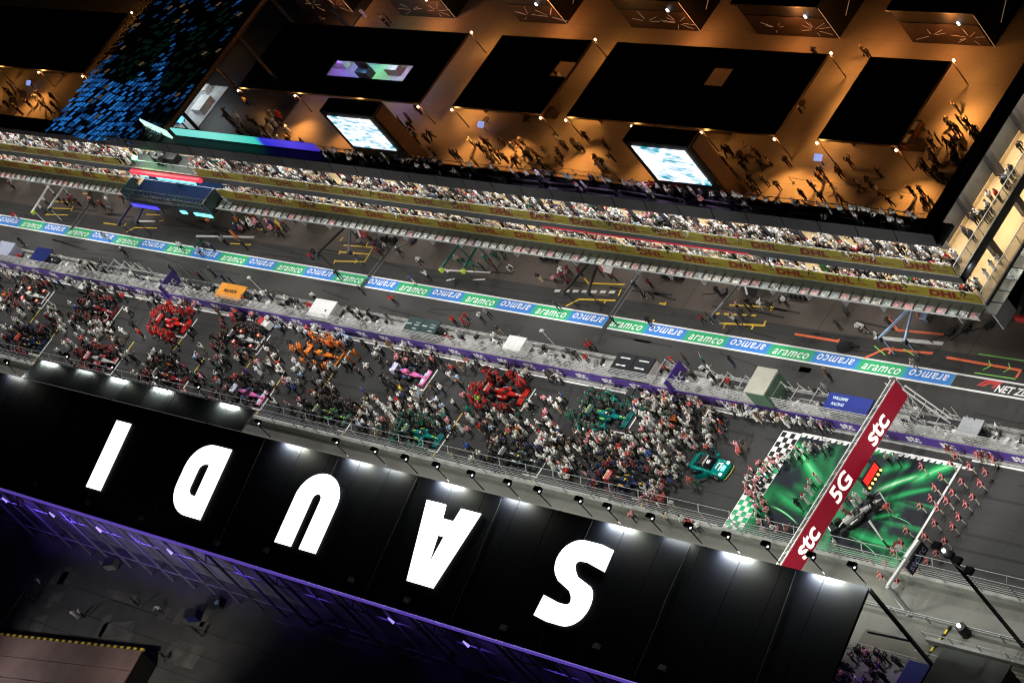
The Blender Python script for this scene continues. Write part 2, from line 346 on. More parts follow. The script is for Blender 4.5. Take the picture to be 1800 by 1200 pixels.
for px, w0, w1, tp in (([(1392, 770), (1420, 815), (1448, 858)], .7, 1.5, 2), ([(1345, 872), (1378, 868), (1402, 884)], .9, .7, 3), ([(1352, 888), (1378, 900), (1403, 922)], .25, .12, 3), ([(1322, 890), (1318, 910), (1319, 936)], .16, .1, 2), ([(1535, 866), (1600, 840), (1685, 820)], 1.0, .45, 3), ([(1535, 890), (1590, 868), (1650, 858)], .7, .3, 1), ([(1490, 930), (1545, 952), (1610, 962)], .7, 1.1, 1),
        ([(1530, 912), (1560, 905), (1585, 906)], .4, .3, 1), ([(1340, 850), (1400, 890), (1425, 905)], 1.0, .5, 1), ([(1275, 935), (1320, 900), (1350, 850)], 2.2, 2.0, 1), ([(1540, 830), (1580, 820), (1600, 822)], .8, .5, 1), ([(1600, 850), (1650, 825), (1686, 818)], 1.2, 1.0, 2), ([(1440, 850), (1430, 880), (1445, 900)], 1.4, .8, 1), ([(1550, 1000), (1580, 985), (1612, 950)], 1.4, 1.2, 1), ([(1430, 985), (1480, 995), (1530, 1002)], .8, .6, 1), ([(1535, 800), (1550, 790), (1580, 800)], 1.0, .8, 1), ([(1490, 940), (1525, 960), (1545, 985)], .08, .06, 3), ([(1560, 905), (1585, 912), (1605, 925)], .08, .05, 3)): trail(px, w0, w1, tp)
ckl = [MB(), MB()]; cg = MB(); cw = MB()
cw.box(CX0, CX0 + 2.4, CY0, CY1, .03, .033)
n = 20
for j in range(n):
    for i in range(4):
        if (i + j) % 2:
            x = CX0 + .1 + i * .56; y0 = CY0 + .15 + j * (CY1 - CY0 - .3) / n; y1 = y0 + (CY1 - CY0 - .3) / n
            blackish = (j > 13) or (7 <= j < 11)
            (ckl[0 if j > 13 else 1] if blackish else cg).box(x, x + .56, y0, y1, .034, .037)
for k in range(28):
    x = CX0 + 2.5 + k * .74
    cw.face([(x, CY1 - .02, .031), (x, CY1 - .3, .031), (x + .4, CY1 - .3, .031), (x + .62, CY1 - .02, .031)])
    cw.face([(x, CY0 + .02, .031), (x + .62, CY0 + .02, .031), (x + .4, CY0 + .36, .031), (x, CY0 + .36, .031)])
cw.box(CX0 + 2.4, CX1, CY1 - .05, CY1 + .15, .03, .033); cw.box(CX1 - .05, CX1 + .2, CY0, CY1 + .15, .034, .037); cw.box(CX0 + 2.4, CX1, CY0 - .15, CY0 + .05, .03, .033)
cw.build('white_border', wlet, cp); [q.build('black_squares', black, cp) for q in ckl]; cg.build('green_squares', mat('bright_green_print', (.02, .42, .16), .6), cp)
# ------------------------------------------------------------------ sponsor gantry over the track
GX = 58.4
gr = thing('sponsor_gantry', 'dark red illuminated sponsor gantry beam spanning the track over the green carpet', 'gantry', (GX, -2, 0))
redface = mat('dark_red_screen', (.22, .003, .018), .4, emit=(.30, .004, .02), estr=.45, noise=.2, scale=.5)
redlet = mat('lit_white_lettering', (.9, .88, .85), .4, emit=(1, .93, .85), estr=.95, noise=0)
G0, G1 = 4.55, 6.75
GYE = -24.5
MB().box(GX - .06, GX, GYE, -.9, G0, G1).build('screen_face', redface, gr)
fr = MB()
for z in (G0 - .1, G1 + .02):
    fr.tube((GX - .6, GYE, z), (GX - .6, -.9, z), .07); fr.tube((GX - .15, GYE, z), (GX - .15, -.9, z), .06)
k = 0; y = GYE
while y < -1:
    fr.tube((GX - .6, y, G0 - .1), (GX - .6, y, G1), .05); fr.tube((GX - .6, y, G1), (GX - .15, y + .6, G1), .04); fr.tube((GX - .6, y, G0), (GX - .6, y + 1.2, G1), .04); y += 1.2
fr.build('truss_frame', lsteel, gr)
ctw = MB()
y = GYE
while y < -1:
    ctw.box(GX - .55, GX - .2, y, y + 1.12, G1 - .02, G1 + .03); y += 1.2
ctw.build('catwalk_deck', mat('dark_catwalk', (.07, .07, .07), .6), gr)
for s, y, sz in (('stc', -5.3, 2.6), ('5G', -11.6, 2.3), ('stc', -17.4, 2.6)):
    put(text_mesh(s, sz, 0, .05, .02, redlet, .95), 'lettering', gr, loc=(.03, y + 2, (G0 + G1) / 2), rot=(PI / 2, 0, PI / 2))
leg = MB(); a = Vector((GX - .1, -1.3, .9))
for dx, dy in ((-1.0, -.1), (-.1, -.1), (-1, .5), (-.1, .5)): leg.tube((GX + dx, -1.2 + dy, .9), (GX + dx, -1.2 + dy, G1), .06)
for kk in range(6):
    z0 = .9 + kk * .98; leg.tube((GX - .1, -1.3, z0), (GX - .1, -.7, z0 + .98), .04); leg.tube((GX - 1, -1.3, z0 + .98), (GX - .1, -1.3, z0), .04)
leg.tube((GX + .2, -1.0, G1 - 1), (GX + 3.4, -1.0, .9), .08); leg.tube((GX + .2, -.6, G1 - 1), (GX + 3.4, -.6, .9), .08)
for kk in range(5): leg.tube((GX + .2 + kk * .64, -1.0, G1 - 1 - kk * .97), (GX + .2 + kk * .64, -.6, G1 - 1 - kk * .97), .04)
leg.build('leg', lsteel, gr)
# start light panel hung from the beam
stl = thing('start_light_panel', 'red start light panel with rows of glowing amber lamps hung on the red gantry', 'start lights', (GX + .45, -8.6, 3.2))
MB().box(GX + .35, GX + .55, -10.1, -7.7, 3.0, 4.5).build('housing', black, stl)
MB().box(GX + .56, GX + .6, -9.9, -7.9, 3.65, 4.4).build('emblem_panel', mat('lit_red_panel', (.7, .02, .02), .4, emit=(1, .03, .02), estr=.9, noise=0), stl)
MB().box(GX - .1, GX + .35, -9.9, -9.7, 4.2, 4.6).box(GX - .1, GX + .35, -8.0, -7.8, 4.2, 4.6).build('bracket', dark, stl)
amber = mat('amber_lamp', (1, .5, .2), .4, emit=(1, .45, .12), estr=3, noise=0)
for kk in range(5):
    y = -9.85 + kk * .48
    put(MB().tube((0, 0, 0), (.12, 0, 0), .12, 8).mesh('lamp', amber), 'lamp', stl, loc=(.12, y + 8.6, .12))
# ------------------------------------------------------------------ covered grandstand with the big letters
RS = .228
def RZ(y): return 12.6 + RS * (y + 23.5)
gs = thing('covered_grandstand', 'long dark grandstand roof carrying giant white illuminated letters and violet lit rear truss', 'grandstand', (10, -23.5, 0))
roofm = mat('dark_glossy_roof', (.0050, .0056, .0105), .6, .0, noise=.12, scale=.3, spec=.10)
roofm2 = mat('grey_metal_roof', (.24, .26, .30), .45, .1, noise=.25, scale=.4)
X = 74.1; k = 0
while X > -112:
    w = 4.75
    pn = MB(); y0, y1 = -35.75, -23.5
    x0, x1 = X - w + .06, X
    pn.hexa([(x0, y0, RZ(y0) - .25), (x1, y0, RZ(y0) - .25), (x1, y1, RZ(y1) - .25), (x0, y1, RZ(y1) - .25), (x0, y0, RZ(y0)), (x1, y0, RZ(y0)), (x1, y1, RZ(y1)), (x0, y1, RZ(y1))])
    pn.build('roof_panel', roofm, gs)
    X -= w
MB().hexa([(-112, -35.7, RZ(-35.7) - .4), (74, -35.7, RZ(-35.7) - .4), (74, -23.6, RZ(-23.6) - .4), (-112, -23.6, RZ(-23.6) - .4), (-112, -35.7, RZ(-35.7) - .27), (74, -35.7, RZ(-35.7) - .27), (74, -23.6, RZ(-23.6) - .27), (-112, -23.6, RZ(-23.6) - .27)]).build('roof_underside', black, gs)
for i in range(9):
    x0 = -55 + i * 4.72
    MB().hexa([(x0 - (.9 if i == 0 else 0), -23.4, 12.5), (x0 + 4.66, -23.4, 12.5), (x0 + 4.66, -20.85, 12.5), (x0, -20.85, 12.5), (x0 - (.9 if i == 0 else 0), -23.4, 12.66), (x0 + 4.66, -23.4, 12.66), (x0 + 4.66, -20.85, 12.78), (x0, -20.85, 12.78)]).build('eaves_panel', roofm2, gs)
cbm = mat('roof_cable', (.03, .03, .035), .5)
for k in range(14):
    x = -95 + k * 12.4; cbl = MB(); y_ = -23.7; px_ = x
    for q in range(8): ny = y_ - 1.45; nx_ = px_ + random.uniform(-.12, .12); cbl.tube((px_, y_, RZ(y_) + .04), (nx_, ny, RZ(ny) + .04), .025, 4); y_, px_ = ny, nx_
    cbl.build('roof_cable', cbm, gs)
hat = MB().box(-.35, .35, -.25, .25, 0, .25).mesh('roof_hatch', mat('roof_hatch_metal', (.02, .02, .026), .5))
for k in range(16): x = -100 + k * 11.3 + random.uniform(-2, 2); y_ = random.uniform(-35, -33.9); put(hat, 'roof_hatch', gs, loc=(x - 10, y_ + 23.5, RZ(y_)))
# giant letters : rounded heavy glyphs laid upside down on the roof (u = -x, v = -y)
lit = mat('lit_roof_letter', (.9, .9, .9), .5, emit=(.97, .97, 1), estr=2.2, noise=0)
def arc(cx, cy, rx, ry, a0, a1, n=8):
    return [(cx + rx * math.cos(math.radians(a0 + (a1 - a0) * i / n)), cy + ry * math.sin(math.radians(a0 + (a1 - a0) * i / n))) for i in range(n + 1)]
def glyph(outer, holes, x_right, x_left, y_top=-33.1, y_bot=-25.5):
    """outer / holes in a unit box (u right, v up); strips of quads through a curve fill"""
    c = bpy.data.curves.new('roof_letter', 'CURVE'); c.dimensions = '2D'; c.fill_mode = 'BOTH'; c.extrude = .04
    for pts in [outer] + holes:
        sp = c.splines.new('POLY'); sp.points.add(len(pts) - 1); sp.use_cyclic_u = True
        for p, (u, v) in zip(sp.points, pts): p.co = (x_right + (x_left - x_right) * u, y_bot + (y_top - y_bot) * v, 0, 1)
    o = bpy.data.objects.new('t', c); COL.objects.link(o); dg = bpy.context.evaluated_depsgraph_get(); dg.update()
    me = bpy.data.meshes.new_from_object(o.evaluated_get(dg)); bpy.data.objects.remove(o); bpy.data.curves.remove(c)
    for v in me.vertices: v.co.z = RZ(v.co.y) + .07 + v.co.z
    me.materials.clear(); me.materials.append(lit); me.name = 'roof_letter'
    o = put(me, 'roof_letter', gs, True); return o
def box_(a, b, c, d): return [(a, b), (c, b), (c, d), (a, d)]
# u: 0 = image right end (reading start), 1 = image left end
Sg = arc(.70, .74, .30, .26, 10, 90) + arc(.34, .74, .34, .26, 90, 205, 12)
glyph(box_(0, 0, 1, 1), [], -31.4, -34.25)
glyph([(0, 0), (.45, 0)] + arc(.45, .38, .55, .38, -90, 0) + arc(.45, .62, .55, .38, 0, 90) + [(0, 1)],
      [[(.39, .27), (.46, .27)] + arc(.46, .36, .16, .09, -90, 0, 4) + arc(.46, .62, .16, .1, 0, 90, 4) + [(.39, .72)]], -12.6, -19.0)
glyph([(0, 1), (0, .36)] + arc(.5, .36, .5, .36, 180, 360, 16) + [(1, .36), (1, 1), (.6, 1), (.6, .34)] + arc(.5, .34, .1, .07, 0, -180, 6) + [(.4, .34), (.4, 1)], [], 7.1, .35)
glyph([(0, 0), (.36, 0), (.40, .17), (.60, .17), (.64, 0), (1, 0), (.745, 1), (.255, 1)], [[(.445, .38), (.5, .75), (.555, .38)]], 27.25, 19.3)
# S
so = [(0.03, .04)] + arc(.52, .29, .48, .29, -90, 0, 8)[0:0]
so = [(.0, .03), (.25, 0), (.55, 0)] + arc(.58, .28, .42, .28, -90, 40, 10) + [(.8, .52), (.5, .6), (.42, .66)] + arc(.47, .71, .08, .05, 180, 90, 4) + [(.62, .76), (.95, .72), (.98, .97), (.7, 1.0), (.42, 1.0)] + arc(.40, .70, .40, .30, 90, 215, 12) + [(.14, .49), (.46, .42), (.56, .35)] + arc(.52, .29, .08, .05, 30, -80, 4) + [(.40, .235), (.0, .29)]
glyph(so, [], 45.4, 39.1)
# rear truss lit violet; on the ridge tube that light is painted as emission
vio = mat('violet_lit_tube', (.22, .16, .55), .45, emit=(.16, .08, .62), estr=.55, noise=.2, scale=.3)
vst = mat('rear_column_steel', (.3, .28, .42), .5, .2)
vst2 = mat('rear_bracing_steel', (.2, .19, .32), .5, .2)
zt = RZ(-35.75) + .05; yb = -36.0
tb = MB(); tb.tube((-115, yb, zt), (74.3, yb, zt), .17, 8); tb.build('ridge_tube', vio, gs)
for i in range(46):
    x = -112 + i * 4.1
    MB().tube((x, yb, zt), (x, yb - .3, 0), .16, 6).build('rear_column', vst, gs)
    if i % 3 == 0: MB().tube((x, yb, zt), (x + 1.6, yb - .1, zt - 2.6), .07, 5).tube((x + 1.6, yb - .1, zt - 2.6), (x + 4.1, yb, zt - .1), .07, 5).build('brace', vst2, gs)
MB().tube((-115, yb - .05, zt - 2.7), (74.3, yb - .05, zt - 2.7), .08, 6).tube((-115, yb - .25, zt - 7.8), (74.3, yb - .25, zt - 7.8), .05, 6).build('lower_chord', vst, gs)
MB().box(-115, 74, -34.4, -34.2, 0, 8.0).build('rear_wall', mat('dark_rear_wall', (.03, .03, .05), .7), gs)
for x in (-50, -40, -30.5, -17, 20, 31):
    MB().tube((x, yb - .5, zt - 1.0), (x + .25, yb - .55, zt - 1.7), .08, 8, 0, .15).build('violet_lamp', mat('violet_lamp_face', (.6, .5, .9), .4, emit=(.45, .35, 1), estr=1.0, noise=0), gs)
for x in (-72, -62, -52, -45, -38, -31, -24, -16, -6, 6, 18, 30, 42, 54): new_light('SPOT', 'violet_glow', (x, -38.2, 9.3), (1500 if x > -60 else 280) if x < -20 else (900 if x < 0 else 380), (.25, .13, 1), gs, target=(x + 1, -34.5, 5.5), spot_size=math.radians(95), spot_blend=1, shadow_soft_size=.2)
# front columns, terraces under the roof
for i in range(9):
    x = 74.0 - i * 18.6
    MB().tube((x, -23.7, 0), (x, -23.55, 12.45), .2, 8).build('front_column', dark, gs)
MB().tube((74.2, -23.7, 5.2), (69.4, -23.9, 5.2), .1, 6).build('cross_tube', dark, gs)
st = MB()
for i in range(8): st.box(-112, 71, -27 - i * .95 - .95, -27 - i * .95, 0, 2.2 + i * .55)
st.build('seating_terrace', dconc, gs)
# floodlight arms along the track edge of the roof
heads = [-93, -78, -64, -56.6, -46.5, -37.2, -28.5, -20.6, -7.4, 5.65, 11.75, 16.5, 21.2, 26.3, 31.5, 35.7, 41.2, 44.9, 50.4, 55.1, 59.6, 64.2, 69.3, 73.8]
def arm_proto():
    r = thing('floodlight_arm', 'black floodlight arm on the roof edge', 'floodlight', (0, 0, 0))
    MB().tube((0, 0, 0), (-.25, .1, 2.0), .055, 6).build('pole', black, r)
    h = MB().rbox((-.35, .35, 2.1), (.85, .42, .28)).rbox((-.35, .46, 1.86), (.4, .3, .25)).rbox((.1, .1, 2.05), (.25, .4, .22)).build('lamp_head', black, r)
    MB().rbox((.14, .1, 2.19), (.16, .16, .05)).build('lens', mat('floodlight_lens', (.9, .9, .9), .3, emit=(1, 1, .95), estr=2.5, noise=0), h)
    return r
proto = arm_proto()
for i, x in enumerate(heads):
    o = proto if i == 0 else copy_tree(proto)
    strip = -56 < x < -12.6
    y = -20.9 if strip else -23.35
    o.location = (x, y, 12.72); o['group'] = 'floodlight arms along the grandstand roof edge'
    r = len(heads) - i; strip = -56 < x < -12.6
    o['label'] = ('black floodlight arm on grey eaves strip, %s from its right end' % ['first', 'second', 'third', 'fourth', 'fifth'][sum(1 for q in heads if x < q < -12.6)]) if strip else 'black floodlight arm on grandstand roof edge, %s from the right end' % (['', 'first', 'second', 'third', 'fourth', 'fifth', 'sixth', 'seventh', 'eighth', 'ninth', 'tenth', 'eleventh', 'twelfth', 'thirteenth', 'fourteenth', 'fifteenth', 'sixteenth', 'seventeenth', 'eighteenth', 'nineteenth', 'twentieth', 'twenty first', 'twenty second', 'twenty third', 'twenty fourth'][r])
def edge_lamp(x, y, p, w=2.6):
    new_light('AREA', 'edge_lamp', (x, y, RZ(-23.5) + .5), p, (.95, 1, .84), gs, target=(x, y - .12, 12), shape='RECTANGLE', size=w, size_y=.25)
for x, p in ((-52.5, 55), (-45, 20), (-38, 85), (-29.5, 85), (-17, 85)): edge_lamp(x, -20.95, p * 1.1, 3.0)
for x, p in ((-90, 60), (-70, 60), (-57.5, 40), (-3.4, 150), (7.3, 130), (12.6, 50), (21.4, 190), (30.9, 90), (44.9, 210), (52, 40), (59.2, 290), (69.5, 250), (73.2, 30)): edge_lamp(x, -23.6, p * 6.5, 3.2)
for x in (-90, -60, -30, -5, 20, 45, 69):
    new_light('SPOT', 'roof_floodlight', (x, -22.6, 15.4), 15500, WHITE, gs, target=(x - 4, 11, 5), spot_size=math.radians(75), spot_blend=.6, shadow_soft_size=.5)
# ------------------------------------------------------------------ track fence and barrier on the grandstand side
tf = thing('debris_fence', 'grey cable debris fence on a concrete wall between track and grandstand', 'fence', (20, -15.8, 0))
MB().box(-150, 110, -16.0, -15.62, -.02, .95).build('concrete_wall', mat('track_wall_concrete', (.26, .26, .25), .8, noise=.25, scale=.8), tf)
pmesh = MB().tube((0, 0, 0), (0, 0, 2.3), .06, 6).tube((0, 0, 2.3), (0, .5, 2.9), .05, 6).mesh('fence_post', steel)
for i in range(66): put(pmesh, 'fence_post', tf, loc=(-150 + i * 4 - 20, -.02, .95))
cb = MB()
for z, yy in ((1.25, 0), (1.6, 0), (1.95, 0), (2.3, 0), (2.7, 0), (3.2, 0), (3.8, .45)): cb.tube((-150, -15.82 + yy, z), (110, -15.82 + yy, z), .028, 4)
cb.build('fence_cables', steel, tf)
nm = mat('fence_netting', (.4, .4, .4), .6, alpha=.10, noise=0)
MB().face([(-150, -15.84, .95), (110, -15.84, .95), (110, -15.84, 3.25), (-150, -15.84, 3.25)]).build('fence_netting', nm, tf)
# service walkway clutter: guard rail, racks
gl = thing('guard_rail', 'twin steel guard rail along the service walkway beside the grandstand', 'guard rail', (20, -19.3, 0))
MB().box(-150, 110, -19.25, -19.2, .35, .62).box(-150, 110, -19.25, -19.2, .72, .98).build('rail_beam', steel, gl)
rp = MB().box(-.06, .06, -.06, .06, 0, 1).mesh('rail_post', steel)
for i in range(64): put(rp, 'rail_post', gl, loc=(-150 + i * 4 - 20, -.06, 0))
# ------------------------------------------------------------------ pit building
PBX0, PBX1, YF, YB = -135.0, 60.3, 9.9, 12.5
pb = thing('pit_building', 'long pit building with two crowded balconies fronted by yellow sponsor boards', 'building', (0, 11.5, 0))
yell = mat('yellow_board', (.255, .22, .02), .5, noise=.12, scale=.5); dred = mat('dark_red_print', (.15, .004, .005), .5, noise=.2, scale=3)
slabm = mat('dark_slab_edge', (.055, .057, .06), .5, noise=.15); wallm = mat('balcony_rear_wall', (.2, .19, .18), .6, noise=.2)
ST0, ST1 = -76.3, -58.0
dhl = text_mesh('DHL', 1.2, .3, .062, 0, dred, 1.08)
def board(z0, z1, xa, xb):
    x = xb
    while x > xa + .5:
        w = min(6.4, x - xa)
        p = MB().box(x - w + .03, x, YF - .1, YF - .02, z0, z1).build('sponsor_board', yell, pb)
        if w > 5:
            put(dhl, 'lettering', p, True, loc=(x - 4.2, YF - .11, (z0 + z1) / 2), rot=(PI / 2, 0, 0), scl=(1.45, 1, 1))
            MB().box(x - 2.0, x - .7, YF - .112, YF - .108, z0 + .42, z0 + .5).box(x - 1.9, x - .8, YF - .112, YF - .108, z0 + .56, z0 + .6).build('print_lines', dred, p)
        x -= w
board(4.35, 5.75, ST1 + .2, PBX1 - .2); board(4.35, 5.75, PBX0, ST0); board(8.2, 9.55, -58.5, PBX1 - .8); board(8.2, 9.55, PBX0, -76)
# slabs
MB().box(PBX0, PBX1, YF, YB, 4.1, 4.34).build('lower_floor', tan, pb)
MB().box(PBX0, PBX1 - .6, YF, YB, 7.9, 8.15).build('upper_floor', tan, pb)
MB().box(PBX0, PBX1 - .6, YF - .08, YF + .25, 7.1, 8.12).build('upper_slab_edge', slabm, pb)
MB().box(PBX0, PBX1 - .55, YF - .14, YF - .1, 8.12, 8.19).build('white_trim', white, pb)
MB().box(PBX0, PBX1, YF - .1, YF - .04, 4.22, 4.33).build('lower_trim', steel, pb)
MB().box(PBX0, 57, YB, YB + .2, 0, 12.0).build('rear_wall', wallm, pb)
MB().box(PBX0, PBX1 - .6, YF + .35, YB, 11.75, 12.15).build('roof_slab', mat('roof_terrace_floor', (.03, .03, .032), .7), pb)
x = PBX1 - .8; i = 0
while x > PBX0:
    hh = 13.3 if x > -72 else 12.5
    MB().hexa([(x - 4.5, YF + .05, 12.0), (x, YF + .05, 12.0), (x, YF + .15, 12.0), (x - 4.5, YF + .15, 12.0), (x - 4.5, YF + .35, hh), (x, YF + .35, hh), (x, YF + .45, hh), (x - 4.5, YF + .45, hh)]).build('parapet_panel', mat('smoked_panel', (.034, .036, .039), .35, noise=.25, scale=.4), pb)
    if x < 57 and not (ST0 < x < ST1):
        MB().box(x - .3, x, YF + 1.8, YF + 2.1, 4.34, 7.9).build('balcony_column', dark, pb); MB().box(x - .3, x, YF + .9, YF + 1.2, 8.15, 11.75).build('balcony_column', dark, pb)
    x -= 4.62; i += 1
MB().box(-72, PBX1 - 3, YB - .12, YB - .04, 12.15, 12.5).tube((-72, YB - .08, 13.2), (PBX1 - 3, YB - .08, 13.2), .035).build('rear_parapet', black, pb)
MB().tube((PBX0, YF - .06, 5.9), (PBX1, YF - .06, 5.9), .03, 5).tube((PBX0, YF - .06, 9.7), (PBX1 - .6, YF - .06, 9.7), .03, 5).build('handrail', white, pb)
# terrace furniture: pale curved benches, planters, tables
bench = MB().box(-2.1, 2.1, -.25, .25, 0, .42).box(-2.1, 2.1, .15, .3, .42, .8).mesh('bench', mat('pale_bench', (.22, .22, .23), .5, noise=.3))
plant_ = MB().box(-.5, .5, -.3, .3, 0, .6).mesh('planter', mat('dark_planter', (.03, .03, .03), .6))
x = -22
while x < 55:
    put(bench, 'bench', pb, loc=(x, -.45 + random.uniform(-.1, .1), 12.16), rot=(0, 0, random.uniform(-.06, .06)))
    if random.random() < .5: put(plant_, 'planter', pb, loc=(x + 2.9, .2, 12.16))
    x += random.uniform(4.6, 6.5)
for x in (6, 14, 22, 30): new_light('POINT', 'terrace_fill_light', (x, 12.2, 14.6), 60, (.75, .5, 1), pb, shadow_soft_size=.2)  # added unseen violet points, standing in for video screen light on the terrace
# red trim under part of the upper slab
MB().box(3, 33, YF - .1, YF - .082, 7.1, 7.35).build('red_trim', mat('lit_red_strip', (.6, .03, .05), .5, emit=(.6, .02, .05), estr=.35, noise=0), pb)
# garage canopy: inner grey panels, outer panes with garage light from below painted as emission
cpi = mat('canopy_grey', (.13, .15, .135), .35, noise=.2, scale=.7)
def pane_mat(nm, c):
    m = bpy.data.materials.new(nm); m.use_nodes = True; t = m.node_tree; b = t.nodes['Principled BSDF']; b.inputs['Roughness'].default_value = .25
    tc = t.nodes.new('ShaderNodeTexCoord'); nz = t.nodes.new('ShaderNodeTexNoise'); nz.inputs['Scale'].default_value = 2.2; nz.inputs['Detail'].default_value = 5; nz.inputs['Distortion'].default_value = 1
    cr = t.nodes.new('ShaderNodeValToRGB'); e = cr.color_ramp.elements; e[0].position = .38; e[0].color = (.13, .15, .14, 1); e[1].position = .6; e[1].color = (*c, 1)
    t.links.new(tc.outputs['Object'], nz.inputs['Vector']); t.links.new(nz.outputs['Fac'], cr.inputs[0]); t.links.new(cr.outputs[0], b.inputs['Base Color'])
    t.links.new(cr.outputs[0], b.inputs['Emission Color']); b.inputs['Emission Strength'].default_value = .3; oi = t.nodes.new('ShaderNodeObjectInfo'); ml = t.nodes.new('ShaderNodeVectorMath'); ml.operation = 'MULTIPLY_ADD'; ml.inputs[1].default_value = (40, 17, 9); t.links.new(oi.outputs['Random'], ml.inputs[0]); t.links.new(tc.outputs['Object'], ml.inputs[2]); t.links.new(ml.outputs[0], nz.inputs['Vector']); return m
panes = [pane_mat('glow_painted_pane_' + n, c) for n, c in (('cream', (.75, .7, .6)), ('pink', (.75, .4, .38)), ('pale', (.7, .72, .7)), ('rose', (.7, .3, .3)), ('grey', (.4, .45, .42)))]
a1 = MB().box(-.62, .62, 8.95, 9.86, 4.18, 4.22).mesh('canopy_panel', cpi)
am = [MB().box(-.6, .6, 8.35, 8.93, 4.12, 4.16).mesh('canopy_pane', p) for p in panes]
ar = MB().box(-.045, .045, 8.3, 9.2, 4.2, 4.32).mesh('canopy_rib', mat('canopy_rib_metal', (.07, .075, .07), .5))
x = PBX1 + .2
while x > -128:
    if not (ST0 - .5 < x < ST1 + .5):
        for me, nm_ in ((a1, 'canopy_panel'), (random.choice(am), 'canopy_pane'), (ar, 'canopy_rib')):
            put(me, nm_, pb, loc=(x - .65 + (0.65 if nm_ == 'canopy_rib' else 0), -11.5, 0))
    x -= 1.3
MB().box(ST1, PBX1 + .3, 8.22, 8.3, 4.02, 4.2).box(-128, ST0, 8.22, 8.3, 4.02, 4.2).build('canopy_edge', mat('canopy_front_edge', (.45, .47, .47), .4), pb)
# garage fronts
x = PBX1 - .6; k = 0
while x > -125:
    MB().box(x - 4.6, x - .2, YB - .3, YB - .2, 0, 3.4).build('garage_door', mat('garage_interior', (.3, .29, .28), .6), pb); MB().box(x - .2, x, YF + .4, YB, 0, 4.1).build('garage_pier', mat('garage_pier_paint', (.35, .35, .36), .6), pb)
    x -= 4.8
for x in range(-122, 58, 12):
    new_light('AREA', 'garage_light', (x, 11.4, 3.9), 260, (1, .95, .9), pb, target=(x, 8.5, 0), shape='RECTANGLE', size=9, size_y=.8)
for x in (-108, -69, -30, 9, 42):
    new_light('AREA', 'balcony_light', (x, 11.3, 7.85), 1150, (1, .99, .95), pb, target=(x, 11, 4), shape='RECTANGLE', size=36, size_y=.5)
    new_light('AREA', 'balcony_light', (x, 11.3, 11.7), 1250, (1, .99, .95), pb, target=(x, 10.8, 8), shape='RECTANGLE', size=36, size_y=.5)
# right wing running back from the corner
wg = thing('building_wing', 'right hand wing of the pit building with tan balcony decks and steel railings', 'building', (58.5, 20, 0))
WXo, WXi = 60.3, 56.8
MB().box(WXi, WXo, YB, 70, 4.1, 4.34).build('lower_deck', tan, wg); MB().box(WXi, WXo - .6, YB, 70, 7.9, 8.15).build('upper_deck', tan, wg)
MB().box(WXo - .85, WXo - .6, YF, 70, 7.1, 8.14).build('upper_deck_edge', slabm, wg); MB().box(WXo - .58, WXo - .5, YF, 70, 8.12, 8.2).build('white_trim', white, wg)
MB().box(WXo - .05, WXo + .15, YF, 70, 3.9, 4.36).build('lower_deck_edge', slabm, wg)
MB().box(WXi - .25, WXi, YB + .2, 70, 0, 12).build('rear_wall', mat('dark_wing_wall', (.07, .07, .07), .6), wg)
MB().box(WXi, WXi + .1, YB, 70, 4.34, 4.75).box(WXi, WXi + .1, YB, 70, 8.15, 8.6).build('timber_upstand', tan, wg)
MB().box(WXi - .2, WXi + .5, YB, 70, 12.0, 12.3).build('roof_edge', black, wg)
for y in range(15, 70, 5):
    MB().box(WXi + 1.7, WXi + 2.3, y - .35, y + .35, 4.34, 7.9).build('wing_column', dark, wg); MB().box(WXi + .1, WXi + .8, y + 1, y + 1.7, 8.15, 12).build('wing_column', dark, wg)
glz = mat('rail_glass', (.5, .5, .42), .15, alpha=.25, noise=0)
for lv, xo in ((4.36, WXo), (8.2, WXo - .6)):
    y = YF
    while y < 60:
        MB().box(xo - .02, xo + .02, y + .04, y + 2.2, lv, lv + 1.15).build('rail_pane', glz, wg); MB().tube((xo, y, lv), (xo, y, lv + 1.2), .04, 5).build('rail_post', steel, wg); y += 2.25
    MB().tube((xo, YF, lv + 1.22), (xo, 60, lv + 1.22), .05, 6).build('top_rail', white, wg)
y = 9.0
while y < 40:
    MB().box(WXo + .3, WXo + 1.7, y + .06, y + 1.25, 4.1, 4.16).build('side_canopy_pane', random.choice([cpi, panes[4], cpi, cpi]), wg); y += 1.3
new_light('AREA', 'wing_light', (58.5, 30, 7.8), 1900, (1, .88, .7), wg, target=(58.6, 30, 0), shape='RECTANGLE', size=34, size_y=.6)
new_light('AREA', 'wing_light', (58.2, 30, 11.8), 1500, (1, .88, .7), wg, target=(58.6, 30, 0), shape='RECTANGLE', size=34, size_y=.6)
MB().box(WXi - .2, WXo - 2.0, YB, 70, 11.9, 12.0).build('wing_roof', black, wg)
# red barrier by the side road
MB().box(60.5, 90, 11.3, 11.6, 0, .7).build('red_barrier', mat('red_barrier_plastic', (.35, .02, .02), .5)); o = bpy.data.objects['red_barrier']; tag(o, 'low red barrier closing the dark side road beyond the building corner', 'barrier')
